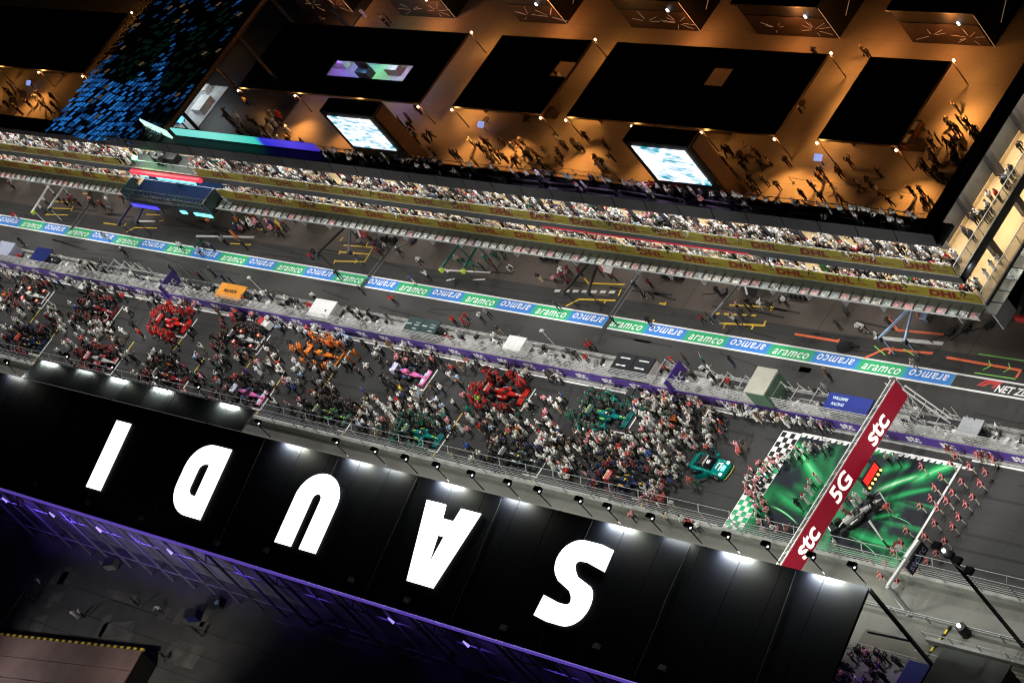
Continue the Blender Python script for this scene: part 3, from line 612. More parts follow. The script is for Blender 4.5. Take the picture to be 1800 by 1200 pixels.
# ------------------------------------------------------------------ podium stage in the front of the pit building
ps = thing('podium_stage', 'black podium stage with blue lit floor and red light bar projecting from the pit building', 'stage', (-67, 9.5, 0))
glow_c = mat('cyan_led', (.2, .7, .8), .4, emit=(.25, .9, 1), estr=1.3, noise=.4, scale=.6); glow_b = mat('blue_led', (.05, .05, .8), .4, emit=(.08, .06, 1), estr=1.1, noise=.4, scale=.6)
glow_r = mat('red_led', (.8, .05, .08), .4, emit=(1, .05, .1), estr=.9, noise=.15)
MB().box(ST0, ST1, 7.5, YB, 3.7, 4.3).build('platform', black, ps)
MB().box(ST0 + .3, ST1 - .3, 8.3, YB - .2, 4.31, 4.36).build('stage_floor', mat('glossy_blue_floor', (.004, .014, .04), .7, noise=.2, spec=.05), ps)
MB().box(ST1 - .25, ST1 - .1, 7.5, 9.8, 4.3, 5.9).build('side_panel', mat('smoked_glass_panel', (.03, .05, .05), .2), ps); MB().box(ST0, ST0 + .15, 7.5, 9.8, 4.3, 5.9).build('side_panel', MATS['smoked_glass_panel'], ps)
tr = MB()
for z, y in ((4.4, 7.6), (5.6, 7.6), (4.4, 8.2), (5.6, 8.2)): tr.tube((ST0, y, z), (ST1 - .3, y, z), .06, 5)
for i in range(24):
    x = ST0 + i * .77; tr.tube((x, 7.6, 4.4), (x + .4, 7.6, 5.6), .035, 4); tr.tube((x + .4, 7.6, 5.6), (x + .77, 7.6, 4.4), .035, 4); tr.tube((x, 7.6, 5.6), (x, 8.2, 5.6), .035, 4)
tr.build('front_truss', dark, ps)
MB().box(ST0 + .2, -70.3, 7.36, 7.48, 3.2, 3.75).build('under_screen', glow_b, ps); MB().box(-65.3, -64.0, 7.36, 7.48, 3.25, 3.75).box(-62.3, ST1 - .6, 7.36, 7.48, 3.25, 3.75).build('under_screen', glow_c, ps)
MB().box(ST0 + 2.6, ST1 - 1, 12.2, 12.35, 5.0, 7.2).build('back_wall', mat('podium_back_wall', (.02, .04, .06), .7), ps)
MB().box(-73.2, -71.4, 9.72, 9.8, 6.45, 6.95).box(-69.5, -61.2, 9.72, 9.8, 6.3, 6.95).build('back_screen', glow_c, ps)
MB().box(-73.8, -58.6, 9.35, 9.75, 7.35, 7.85).build('red_light_bar', glow_r, ps)
new_light('AREA', 'stage_glow', (-67, 10.8, 7.0), 150, (.1, .35, 1), ps, target=(-67, 9, 4), shape='RECTANGLE', size=14, size_y=.5)
# LED fascia on the terrace and DJ platform
led = thing('led_fascia', 'long cyan and blue LED strip along the roof terrace edge', 'light strip', (-52, 12.4, 12.2))
def grad_led():
    m = bpy.data.materials.new('led_gradient'); m.use_nodes = True; t = m.node_tree; b = t.nodes['Principled BSDF']
    tc = t.nodes.new('ShaderNodeTexCoord'); sp = t.nodes.new('ShaderNodeSeparateXYZ'); cr = t.nodes.new('ShaderNodeValToRGB'); e = cr.color_ramp.elements
    e[0].position = 0; e[0].color = (.2, .8, .75, 1); e[1].position = 1; e[1].color = (.05, .03, .5, 1)
    for p, c in ((.3, (.25, .9, .8)), (.58, (.05, .7, .55)), (.62, (.03, .03, .7)), (.8, (.1, .06, .8))):
        q = e.new(p); q.color = (*c, 1)
    ma = t.nodes.new('ShaderNodeMath'); ma.operation = 'MULTIPLY_ADD'; ma.inputs[1].default_value = 1 / 30; ma.inputs[2].default_value = 61.5 / 30
    t.links.new(tc.outputs['Object'], sp.inputs[0]); t.links.new(sp.outputs[0], ma.inputs[0]); t.links.new(ma.outputs[0], cr.inputs[0])
    t.links.new(cr.outputs[0], b.inputs['Emission Color']); b.inputs['Emission Strength'].default_value = .9; b.inputs['Base Color'].default_value = (.02, .02, .02, 1); return m
MB().box(-61.2, -32.5, 12.2, 12.35, 12.5, 13.7).build('led_panel', grad_led(), led)
MB().hexa([(-68.5, 12.9, 12.5), (-61.4, 11.6, 12.5), (-61.4, 11.8, 12.5), (-68.5, 13.1, 12.5), (-68.5, 12.9, 13.8), (-61.4, 11.6, 13.8), (-61.4, 11.8, 13.8), (-68.5, 13.1, 13.8)]).build('led_panel', mat('white_green_led', (.5, .9, .7), .4, emit=(.6, 1, .8), estr=1.1, noise=.2), led)

# potted shrubs on the lower balcony
leafm = mat('shrub_leaf', (.03, .12, .02), .6, noise=.4, scale=5)
for px, py, lab in ((1437, 492, 'green potted shrub on the lower balcony among white tops'), (1608, 487, 'large green potted shrub on the lower balcony near its right end'), (1177, 421, 'green potted shrub on the lower balcony near the red trim'), (838, 378, 'small green potted shrub on the lower balcony, middle')):
    p = W(px, py, 5.6); x, y = p[0], min(11.9, max(10.6, p[1])); t = thing('potted_shrub', lab, 'plant', (x, y, 4.35)); mb = MB()
    for k in range(170):
        v = Vector((random.gauss(0, 1), random.gauss(0, 1), random.gauss(0, 1))).normalized() * random.uniform(.3, .62); a = Vector((random.gauss(0, 1), random.gauss(0, 1), random.gauss(0, 1))).normalized() * .14; b = a.orthogonal().normalized() * .08; c = Vector((0, 0, 1.35)) + v
        mb.face([tuple(c - a), tuple(c + b), tuple(c + a), tuple(c - b)])
    put(mb.mesh('foliage', leafm), 'foliage', t); put(MB().tube((0, 0, .5), (0, 0, 1.2), .05, 5).mesh('stem', dark), 'stem', t); put(MB().tube((0, 0, 0), (0, 0, .55), .25, 8, 0, .33).mesh('pot', dark), 'pot', t)

dj = thing('equipment_stack', 'dark equipment stack on the upper balcony beside the podium stage lights', 'equipment', (-66.5, 11, 8.15))
MB().box(-68.6, -66.9, 10.6, 11.9, 8.15, 9.5).build('rack', dark, dj); MB().box(-66.6, -64.4, 11.0, 12.0, 8.15, 9.1).build('desk', black, dj)
for k in range(3): MB().tube((-68 + k * 1.6, 10.5, 8.15), (-68 + k * 1.6, 10.6, 10.2), .05, 5).rbox((-68 + k * 1.6, 10.55, 10.35), (.35, .3, .35)).build('lamp_stand', dark, dj)
MB().box(-74, -60, 9.95, 12.4, 8.155, 8.175).build('deck_mat', mat('grey_deck_mat', (.08, .09, .085), .7), dj)
# ------------------------------------------------------------------ paddock cabanas
WARM = (1, .43, .11)
lampm = mat('warm_lamp', (1, .8, .5), .4, emit=(1, .72, .4), estr=5, noise=0)
polem = mat('brown_pole', (.05, .03, .02), .5)
cabs = [(-143, -108.8, [], 'black flat roofed paddock cabana left of the blue scaled canopy'),
        (-72.2, -35.9, [(-56.7, -41.5, 29.8, 32.3)], 'largest black cabana roof with a long opening over violet lights'),
        (-29.7, -14.2, [(-17.2, -14.25, 32.2, 34.5)], 'black cabana roof with a notch open at its right edge'),
        (-10.0, 21.8, [(7.2, 10.1, 32.5, 35.0)], 'wide black cabana roof with one small square opening'),
        (27.7, 38.2, [], 'narrow black cabana roof at the right end of the row')]
cabm = mat('black_cabana_roof', (.004, .004, .005), .6, noise=.3, scale=2)
specks = mat('pale_debris', (.5, .5, .45), .7)
lp = MB().tube((0, 0, 0), (0, 0, 3.35), .06, 6).mesh('pole', polem)
lh = MB().loft([[(.13 * math.cos(a * PI / 4), .13 * math.sin(a * PI / 4), z) for a in range(8)] for z in (3.2, 3.42)]).mesh('lamp_bulb', lampm)
for (x0, x1, holes, lab) in cabs:
    t = thing('cabana', lab, 'cabana', ((x0 + x1) / 2, 32, 0), 0, 'black roofed cabanas in the paddock')
    Y0, Y1 = 26.9, 37.6
    xs = sorted({x0, x1} | {h[0] for h in holes} | {min(h[1], x1) for h in holes}); ys = sorted({Y0, Y1} | {h[2] for h in holes} | {h[3] for h in holes})
    r = MB()
    for a, b in zip(xs, xs[1:]):
        for c, d in zip(ys, ys[1:]):
            if not any(h[0] - .01 <= a and b <= h[1] + .01 and h[2] - .01 <= c and d <= h[3] + .01 for h in holes): r.box(a, b, c, d, 3.4, 3.6)
    r.build('roof', cabm, t)
    db = MB()
    for k in range(int((x1 - x0) * 1.0)):
        px, py = random.uniform(x0 + .3, x1 - .3), random.uniform(Y0 + .3, Y1 - .3)
        if not any(h[0] < px < h[1] and h[2] < py < h[3] for h in holes): s = random.uniform(.05, .12); db.rbox((px, py, 3.62), (s * 2, s, .04), random.uniform(0, 3))
    o = db.build('roof_debris', specks, t); o['kind'] = 'stuff'
    fd = MB(); fd.box(x0 - .04, x1 + .04, Y0 - .06, Y0, 3.3, 3.62).box(x1, x1 + .06, Y0, Y1, 3.3, 3.62); fd.build('fascia', polem, t)
    bc = MB().rbox(((x0 + x1) / 2 + 3, 29.5, .55), (min(5, (x1 - x0) * .4), .9, 1.1)).build('bar_counter', mat('dark_bar_timber', (.06, .035, .02), .5), t)
    bk = MB().box(x0 + 1, x0 + 1.2, 29, 36, 0, 3).build('side_wall', mat('brown_cabana_wall', (.12, .08, .05), .6), t)
npole = 0
for (x0, x1, holes, lab) in cabs:
    n = max(1, round((x1 - x0) / 10.5))
    for i in range(n + 1):
        x = x0 + (x1 - x0) * i / n
        for y, dy in ((26.9, -.35), (37.6, .35)):
            if y > 30 and i not in (0, n): continue
            lit_ = not (y > 30 and i == 0)
            r = thing('lamp_pole', 'x', 'lamp post', (x, y + dy * .4, 0), 0, 'lamp poles along the paddock cabanas')
            side = 'lower' if y < 30 else 'upper'
            r['label'] = 'slim lamp pole at %s edge of %s, %s from left' % (side, {0: 'far left cabana', 1: 'long opening cabana', 2: 'notched cabana', 3: 'square opening cabana', 4: 'right end cabana'}[[c[3] for c in cabs].index(lab)], ['first', 'second', 'third', 'fourth', 'fifth'][i])
            put(lp, 'pole', r)
            if lit_:
                put(lh, 'lamp_bulb', r, loc=(0, dy * .7, 0))
                new_light('POINT', 'lamp_light', (x, y + dy * 1.3, 2.9), (150 if y < 30 else 340), WARM, None, shadow_soft_size=.12)
# warm lamps between the rows and in front
for x in (-100, -66, -48, -25, -2.5, 13, 24.5, 34):
    new_light('POINT', 'box_lamp', (x, 41.0, 3.2), 470 if x > -80 else 120, (1, .36, .10), None, shadow_soft_size=.15)
for x, p in ((-136, 600), (-122, 600), (-60, 620), (-50, 500), (-27, 500), (-20, 700), (-8, 600), (3, 420), (23, 620), (27, 500), (40, 620)):
    new_light('SPOT', 'ground_lamp', (x, 25.9, 3.6), p * 4.0, WARM, None, target=(x + 1, 21.5, 0), spot_size=math.radians(104), spot_blend=1, shadow_soft_size=.08)
for x, y, p in ((-33, 33, 300), (-31, 29, 300), (-12, 31, 420), (24.7, 34, 420), (25, 30, 300), (40, 33, 700), (-106, 31, 200)):
    new_light('SPOT', 'gap_lamp', (x, y, 3.3), p * 2.6, WARM, None, target=(x + .5, y, 0), spot_size=math.radians(130), spot_blend=1, shadow_soft_size=.1)
for x, y, c, p in ((-60, 33.2, (.35, .15, 1), 260), (-56, 33.6, (.2, .5, 1), 200), (-53, 33.8, (.1, 1, .25), 260), (-48.5, 33.4, (.7, .6, 1), 300), (-44, 29, (.5, .35, 1), 160)):
    new_light('POINT', 'party_lamp', (x, y, 2.9), p, c, None, shadow_soft_size=.2)
struct(MB().box(-63, -45, 31.6, 35.4, .004, .05), 'booth_floor', mat('pale_booth_floor', (.6, .6, .6), .5))
for i, (x, y) in enumerate(((-60.5, 34.2), (-54.5, 33.0), (-49.5, 33.8))):
    r = thing('bar_booth', ['pale booth seen through the long cabana opening, left end', 'dark booth box seen through the long cabana opening, middle', 'pale booth with shelves through the long cabana opening, right end'][i], 'booth', (x, y, .05))
    put(MB().box(-1.2, 1.2, -.5, .5, 0, 1.1).mesh('counter', [white, dark, lsteel][i]), 'counter', r); put(MB().box(-1.1, 1.1, .3, .5, 1.1, 2.1).mesh('back_panel', [lsteel, dark, white][i]), 'back_panel', r)
# small tables, loungers and planters under the roofs
tabm = mat('dark_table_wood', (.05, .03, .02), .4)
tb_ = MB().tube((0, 0, 0), (0, 0, .7), .05, 6).mesh('leg', tabm); tp = MB().tube((0, 0, .7), (0, 0, .76), .5, 10).mesh('table_top', tabm)
for i, (px, py, w) in enumerate(((932, 216, 'below the notched cabana roof'), (970, 160, 'in the notch of the cabana roof'), (1415, 190, 'right of the square opening roof'), (860, 218, 'beside the left lit pole of the notched cabana'), (490, 190, 'below the largest cabana'), (58, 150, 'below the far left cabana'), (1160, 225, 'below the wide cabana roof'))):
    p = W(px, py); r = thing('bar_table', 'round dark bar table ' + w, 'table', (p[0], p[1], 0)); put(tb_, 'leg', r); put(tp, 'table_top', r)
p = W(1610, 245); r = thing('food_cart', 'open food cart with dark glazed counter at the narrow cabana', 'cart', (p[0], p[1], 0), PI / 2)
put(MB().box(-1.6, 1.6, -.4, .4, .3, 1.0).mesh('counter', mat('cart_red_brown', (.2, .06, .03), .5)), 'counter', r); put(MB().box(-1.6, 1.6, -.4, .4, 1.0, 1.06).mesh('counter_top', black), 'counter_top', r)
for s in (-1, 1): put(MB().box(s * .8 - .5, s * .8 + .5, -.32, .32, 1.07, 1.12).mesh('glass_tray', lsteel), 'glass_tray', r); put(MB().tube((s * 1.2, -.45, .3), (s * 1.2, -.38, .3), .3, 10).mesh('wheel', dark), 'wheel', r)
# info screens
for i, (px, py, w) in enumerate(((845, 219, 'below the notched cabana'), (1438, 277, 'left of the narrow cabana'), (50, 146, 'below the far left cabana'))):
    p = W(px, py, 1.2); r = thing('info_screen', 'small tilted blue info screen on a stand ' + w, 'screen', (p[0], p[1], 0))
    put(MB().tube((0, 0, 0), (0, .1, 1), .06, 6).mesh('stand', dark), 'stand', r)
    put(MB().hexa([(-.55, -.3, 1.0), (.55, -.3, 1.0), (.55, .3, 1.35), (-.55, .3, 1.35), (-.55, -.3, 1.06), (.55, -.3, 1.06), (.55, .3, 1.41), (-.55, .3, 1.41)]).mesh('display', mat('info_display', (.2, .3, .6), .3, emit=(.25, .4, 1), estr=.8, noise=.3, scale=4)), 'display', r)
# ------------------------------------------------------------------ hospitality boxes along the top
boxm = mat('hospitality_black', (.006, .006, .007), .5); boxf = mat('brown_front_panel', (.035, .022, .016), .5, noise=.3)
streak = mat('lit_front_strip', (.5, .35, .25), .4, emit=(.9, .55, .35), estr=.22, noise=.3, scale=.7)
for i, (x0, x1) in enumerate([(-77.1, -66.3), (-56.4, -45.9), (-33.8, -25.5), (-14.4, -3.4), (5.5, 17.5), (27.7, 38.4)]):
    r = thing('hospitality_box', 'black hospitality box with light streak front, %s from the left along the top' % ['first', 'second', 'third', 'fourth', 'fifth', 'sixth'][i], 'building', ((x0 + x1) / 2, 47, 0), 0, 'hospitality boxes along the top')
    MB().box(x0, x1, 42.75, 52, 0, 5.0).build('shell', boxm, r)
    MB().box(x0 + .2, x1 - .2, 42.66, 42.74, .15, 3.1).build('front_panel', boxf, r); MB().box(x0 - .1, x1 + .6, 42.3, 52.2, 5.0, 5.25).build('roof', boxm, r)
    st_ = MB()
    for cx, n, L in (((x0 * .68 + x1 * .32), 6, 1.9), ((x0 * .22 + x1 * .78), 9, 2.0)):
        for k in range(n):
            a = PI * 2 * k / n + random.uniform(-.5, .5); r0 = random.uniform(.3, .9); r1 = L * random.uniform(.7, 1.5)
            z = lambda q: 1.3 + math.sin(a) * q * .6
            if .25 < z(r1) < 3.0: st_.tube((cx + math.cos(a) * r0, 42.64, z(r0)), (cx + math.cos(a) * r1, 42.64, z(r1)), .02, 4)
    st_.build('light_streak', streak, r)
    MB().box(x1 - 2.6, x1 - 2.35, 42.5, 42.66, 3.2, 3.6).build('spot_lamp', mat('cool_lamp', (.8, .9, 1), .4, emit=(.9, .97, 1), estr=2, noise=0), r)
    MB().tube((x1 + .1, 42.7, 0), (x1 + .1, 42.7, 5), .04, 5).tube((x1 + .05, 45, 1), (x1 + .05, 49, 3), .03, 4).build('corner_strip', streak, r)
# ------------------------------------------------------------------ two big video screens
def video_mat():
    m = bpy.data.materials.new('video_picture'); m.use_nodes = True; t = m.node_tree; b = t.nodes['Principled BSDF']; b.inputs['Roughness'].default_value = .3
    def N(k): return t.nodes.new(k)
    tc = N('ShaderNodeTexCoord'); mp = N('ShaderNodeMapping'); mp.inputs['Rotation'].default_value = (0, -.55, 0); mp.inputs['Scale'].default_value = (.35, 1, 1.3)
    nz = N('ShaderNodeTexNoise'); nz.inputs['Scale'].default_value = .9; nz.inputs['Detail'].default_value = 8; nz.inputs['Roughness'].default_value = .65
    cr = N('ShaderNodeValToRGB'); e = cr.color_ramp.elements; e[0].position = .33; e[0].color = (.015, .06, .12, 1); e[1].position = .56; e[1].color = (.95, .98, 1, 1)
    for p, c in ((.39, (.03, .3, .42)), (.43, (.12, .6, .62)), (.46, (.45, .62, .9)), (.5, (.8, .92, 1))):
        q = e.new(p); q.color = (*c, 1)
    vo = N('ShaderNodeTexVoronoi'); vo.feature = 'DISTANCE_TO_EDGE'; vo.inputs['Scale'].default_value = .45; m2 = N('ShaderNodeMapping'); m2.inputs['Rotation'].default_value = (0, .9, 0); m2.inputs['Scale'].default_value = (.5, .02, 1.2)
    c2 = N('ShaderNodeValToRGB'); c2.color_ramp.elements[0].position = .03; c2.color_ramp.elements[0].color = (1, 1, 1, 1); c2.color_ramp.elements[1].position = .07; c2.color_ramp.elements[1].color = (0, 0, 0, 1)
    mx = N('ShaderNodeMix'); mx.data_type = 'RGBA'; mx.blend_type = 'ADD'; mx.inputs[0].default_value = .7
    t.links.new(tc.outputs['Object'], mp.inputs[0]); t.links.new(mp.outputs[0], nz.inputs['Vector']); t.links.new(nz.outputs['Fac'], cr.inputs[0]); t.links.new(tc.outputs['Object'], m2.inputs[0]); t.links.new(m2.outputs[0], vo.inputs['Vector']); t.links.new(vo.outputs['Distance'], c2.inputs[0])
    t.links.new(cr.outputs[0], mx.inputs[6]); t.links.new(c2.outputs[0], mx.inputs[7])
    t.links.new(mx.outputs[2], b.inputs['Emission Color']); b.inputs['Emission Strength'].default_value = 1.1; b.inputs['Base Color'].default_value = (.02, .02, .02, 1)
    return m
vm = video_mat()
for i, (x0, x1) in enumerate(((-42.3, -34.2), (9.7, 17.5))):
    r = thing('video_screen', ['large bright video screen in a black box behind the left paddock crowd', 'large bright video screen in a black box behind the right paddock crowd'][i], 'video screen', ((x0 + x1) / 2, 21, 0), 0, 'video screens facing the terrace')
    MB().box(x0 - .9, x1 + 1.0, 20.12, 22.2, 0, 9.3).build('housing', black, r)
    MB().box(x1 + 1.02, x1 + 1.1, 20.4, 22.2, 0, 9.0).build('side_cladding', mat('brown_cladding', (.16, .11, .08), .6, noise=.1), r)
    MB().box(x0, x1, 20.0, 20.1, 3.3, 8.6).build('picture', vm, r)
# ------------------------------------------------------------------ scaled canopy, blue light on its panels painted as emission in steps
TZ = 13.0
sc = thing('scaled_canopy', 'dark canopy roof covered in rows of blue scale panels with painted-on glow', 'canopy', (-76, 30, 0))
TX0, TX1, TY0, TY1 = -87.2, -63.9, 9.8, 52
MB().box(TX0, TX1, TY0 + 1, TY1, TZ - 1.0, TZ - .5).build('roof_slab', black, sc)
MB().box(TX1 + .1, TX1 + .7, 12, TY1, TZ - .4, TZ + .1).build('edge_beam', mat('brown_edge_beam', (.12, .05, .035), .5), sc)
MB().box(TX0 + .4, TX1 - .4, 16, TY1, 0.01, .2).build('floor', dark, sc)
for x in (TX0 + .5, -76, TX1 - .5):
    for y in (16, 28, 40): MB().tube((x, y, 0), (x, y, TZ - 1), .25, 8).build('support_column', dark, sc)
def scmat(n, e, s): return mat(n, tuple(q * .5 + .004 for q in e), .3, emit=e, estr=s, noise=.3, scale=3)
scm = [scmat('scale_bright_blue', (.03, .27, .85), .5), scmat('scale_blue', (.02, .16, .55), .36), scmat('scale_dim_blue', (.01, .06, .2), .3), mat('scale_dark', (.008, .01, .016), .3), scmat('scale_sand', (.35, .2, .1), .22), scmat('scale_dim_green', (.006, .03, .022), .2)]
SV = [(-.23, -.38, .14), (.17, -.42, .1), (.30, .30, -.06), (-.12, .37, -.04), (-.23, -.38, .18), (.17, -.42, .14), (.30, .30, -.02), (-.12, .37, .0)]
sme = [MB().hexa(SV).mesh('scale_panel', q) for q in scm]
from mathutils import noise as mnoise
cells = []
for j in range(52):
    for i in range(33):
        x = TX0 + .4 + i * .71 + (.36 if j % 2 else 0) + random.uniform(-.06, .06) + .3 * math.sin(j * .25); y = TY0 + .4 + j * .8 + random.uniform(-.06, .06) + .35 * math.sin(i * .35)
        if not TX0 < x < TX1 - .2: continue
        u = (x - TX0) / (TX1 - TX0); y0 = TY0 + max(0, (u - .8) * 12)
        if y < y0: continue
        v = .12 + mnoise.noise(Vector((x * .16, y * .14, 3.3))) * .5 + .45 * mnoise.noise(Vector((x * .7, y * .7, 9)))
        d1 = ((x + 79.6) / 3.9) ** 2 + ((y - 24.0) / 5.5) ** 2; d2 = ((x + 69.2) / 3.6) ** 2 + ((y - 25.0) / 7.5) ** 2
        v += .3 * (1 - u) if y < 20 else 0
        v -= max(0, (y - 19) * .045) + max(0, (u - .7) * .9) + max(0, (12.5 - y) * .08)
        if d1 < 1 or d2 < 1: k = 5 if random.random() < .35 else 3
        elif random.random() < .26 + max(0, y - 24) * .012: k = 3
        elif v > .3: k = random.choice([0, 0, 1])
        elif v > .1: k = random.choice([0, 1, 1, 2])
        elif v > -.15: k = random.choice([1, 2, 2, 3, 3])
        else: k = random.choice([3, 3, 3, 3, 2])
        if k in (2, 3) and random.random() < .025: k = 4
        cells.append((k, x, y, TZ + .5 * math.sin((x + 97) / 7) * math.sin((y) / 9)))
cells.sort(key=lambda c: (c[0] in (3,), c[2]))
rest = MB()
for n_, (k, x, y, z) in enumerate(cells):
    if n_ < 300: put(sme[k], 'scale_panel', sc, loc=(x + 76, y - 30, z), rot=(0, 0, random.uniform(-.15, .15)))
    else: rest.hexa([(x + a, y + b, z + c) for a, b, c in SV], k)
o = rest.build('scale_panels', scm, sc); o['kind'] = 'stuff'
rb = MB()
for i in range(16): rb.tube((TX0 + i * 1.55, TY0 + 1, TZ - .3), (TX0 + i * 1.55, TY1, TZ - .3), .06, 4)
rb.build('rib', dark, sc)
# beam light with blue heads beside the canopy, lit counter behind
LX, LY = W(312, 208, 11.0)[:2]
bl = thing('blue_stage_lamp', 'twin headed bright blue stage lamp beside the scaled canopy', 'stage lamp', (LX, LY, 0))
MB().tube((LX, LY, 0), (LX, LY, 10.6), .1, 6).tube((LX - 1, LY, 10.6), (LX + 1, LY + .1, 10.6), .08, 6).build('mast', dark, bl)
for dx in (-.55, .45): MB().tube((LX + dx, LY, 10.7), (LX + dx + .1, LY - .2, 11.35), .42, 8).build('lamp_head', mat('blue_lamp_face', (.3, .6, 1), .4, emit=(.06, .35, 1), estr=4, noise=0), bl)
new_light('POINT', 'blue_lamp_light', (LX + .3, LY - .8, 12.0), 420, (.05, .3, 1), bl, shadow_soft_size=.3)
GLX, GLY = W(237, 276, 10.2)[:2]
gl_ = thing('green_stage_lamp', 'glowing green stage lamp on the upper balcony near the canopy', 'stage lamp', (GLX, GLY, 9.7))
MB().tube((GLX, GLY, 9.6), (GLX, GLY, 10.0), .07, 6).build('stand', dark, gl_); MB().tube((GLX, GLY, 10.0), (GLX + .1, GLY - .2, 10.35), .3, 8).build('lamp_head', mat('green_lamp_face', (.3, 1, .5), .4, emit=(.12, 1, .28), estr=4, noise=0), gl_)
new_light('POINT', 'green_lamp_light', (GLX + .6, GLY - .3, 10.4), 420, (.1, 1, .25), gl_, shadow_soft_size=.2)
KX, KY = W(350, 188, .3)[:2]
ct = thing('lit_counter', 'white lit service counter area between canopy and cabana', 'counter', (KX, KY, 0))
put(MB().box(-3.0, 3.0, -3.6, 3.6, .004, .3).mesh('platform', mat('pale_counter_floor', (.6, .62, .62), .5)), 'platform', ct)
for q in ((-2.4, -1.2, -2.8, .4), (.2, 2.2, -1.2, 1.3), (-1.9, .1, 2.0, 3.1)): put(MB().box(q[0], q[1], q[2], q[3], .31, 1.2).mesh('desk', white), 'desk', ct)
put(MB().box(-2.9, -2.7, -3.6, 3.6, .31, 2.5).mesh('partition', mat('dark_blue_partition', (.03, .05, .1), .5)), 'partition', ct)
new_light('AREA', 'counter_light', (KX, KY, 5.0), 260, (.85, .95, 1), ct, target=(KX, KY, 0), shape='RECTANGLE', size=4, size_y=5)

# paving joints, rope barriers
mb = MB()
for k in range(40): x = -130 + k * 4.8; mb.box(x, x + .05, 13.4, 60, .003, .0045)
for k in range(10): y = 14 + k * 4.8; mb.box(-132, 56.4, y, y + .05, .005, .0062)
tag(mb.build('paving_joint', mat('paving_joint', (.25, .2, .14), .8)), kind='structure')
rpm = MB().tube((0, 0, 0), (0, 0, 1), .03, 5).tube((0, 0, 0), (0, 0, .04), .2, 10).mesh('rope_post', dark)
for i, (a, b, n_, lab) in enumerate((((1395, 322), (1625, 352), 7, 'rope barrier with slim dark posts across the right end of the paddock'), ((900, 292), (1090, 318), 6, 'rope barrier with slim dark posts between the two video screens'), ((430, 232), (545, 268), 4, 'rope barrier with slim dark posts left of the left video screen'))):
    p, q = W(*a), W(*b); t = thing('rope_barrier', lab, 'barrier', (p[0], p[1], 0), 0, 'rope barriers in the paddock'); d = q - p
    for k in range(n_):
        put(rpm, 'rope_post', t, loc=(d[0] * k / (n_ - 1), d[1] * k / (n_ - 1), 0))
        if k: put(MB().tube((d[0] * (k - 1) / (n_ - 1), d[1] * (k - 1) / (n_ - 1), .95), (d[0] * (k - .5) / (n_ - 1), d[1] * (k - .5) / (n_ - 1), .75), .02, 4).tube((d[0] * (k - .5) / (n_ - 1), d[1] * (k - .5) / (n_ - 1), .75), (d[0] * k / (n_ - 1), d[1] * k / (n_ - 1), .95), .02, 4).mesh('rope', dark), 'rope', t)
# ------------------------------------------------------------------ pit wall
pw = thing('pit_wall', 'pale concrete pit wall with violet sponsor banner and cable fence', 'wall', (0, -1.5, 0))
pale = mat('pit_wall_concrete', (.36, .36, .35), .8, noise=.35, scale=.7)
MB().box(-150, 110, -2.75, -2.45, -.02, 1.05).build('track_side_wall', pale, pw)
MB().box(-150, 110, -2.44, -.35, -.02, .45).build('walkway', pale, pw)
MB().box(-150, 110, -.34, -.12, -.02, .85).build('pit_side_wall', pale, pw)
MB().box(-150, 110, -3.25, -2.8, .001, .12).build('kerb', mat('pale_kerb', (.33, .33, .32), .8, noise=.2), pw)
stcw = text_mesh('stc', 1.35, 0, .05, 0, wlet, 1.05)
bn = MB().box(-2, 2, -.03, .03, 0, 1.2).mesh('banner_panel', purple)
x = 96
while x > -110:
    p = put(bn, 'banner_panel', pw, loc=(x - 2, -1.31, .12)); put(stcw, 'lettering', p, loc=(random.uniform(-.1, .1), -.035, .62), rot=(PI / 2, 0, 0)); x -= 4.02
pp = MB().tube((0, 0, 0), (0, .1, 1.7), .04, 5).mesh('fence_post', lsteel)
for i in range(74): put(pp, 'fence_post', pw, loc=(-118 + i * 2.9, -1.1, 1.05))
cb = MB()
for z, dy in ((1.45, 0), (1.7, .02), (1.95, .04), (2.2, .06), (2.45, .08), (2.72, .1)): cb.tube((-120, -2.6 + dy, z), (110, -2.6 + dy, z), .024, 4)
cb.build('fence_cables', lsteel, pw)
MB().face([(-120, -2.58, 1.05), (110, -2.58, 1.05), (110, -2.48, 2.7), (-120, -2.48, 2.7)]).build('fence_netting', mat('pit_fence_netting', (.5, .5, .5), .6, alpha=.22, noise=0), pw)
rl = MB().tube((-150, -.22, 1.15), (110, -.22, 1.15), .03, 5)
for i in range(130): rl.tube((-120 + i * 1.8, -.22, .85), (-120 + i * 1.8, -.22, 1.15), .025, 4)
rl.build('handrail', steel, pw)
# clutter on the wall : cases, cables, panels
cm = MB()
for i in range(240):
    x = random.uniform(-105, 92); y = random.uniform(-2.2, -.6); cm.rbox((x, y, .45 + .2), (random.uniform(.2, .8), random.uniform(.2, .5), .4), random.uniform(0, 3), random.randrange(4))
for i in range(60):
    x = random.uniform(-105, 92); y = random.uniform(-2.3, -.5); cm.tube((x, y, .5), (x + random.uniform(-2, 2), y + random.uniform(-.8, .8), random.uniform(.5, 1.9)), .03, 4, random.randrange(4))
o = cm.build('wall_equipment', [dark, lsteel, mat('grey_case', (.2, .2, .2), .6), white], pw); o['kind'] = 'stuff'
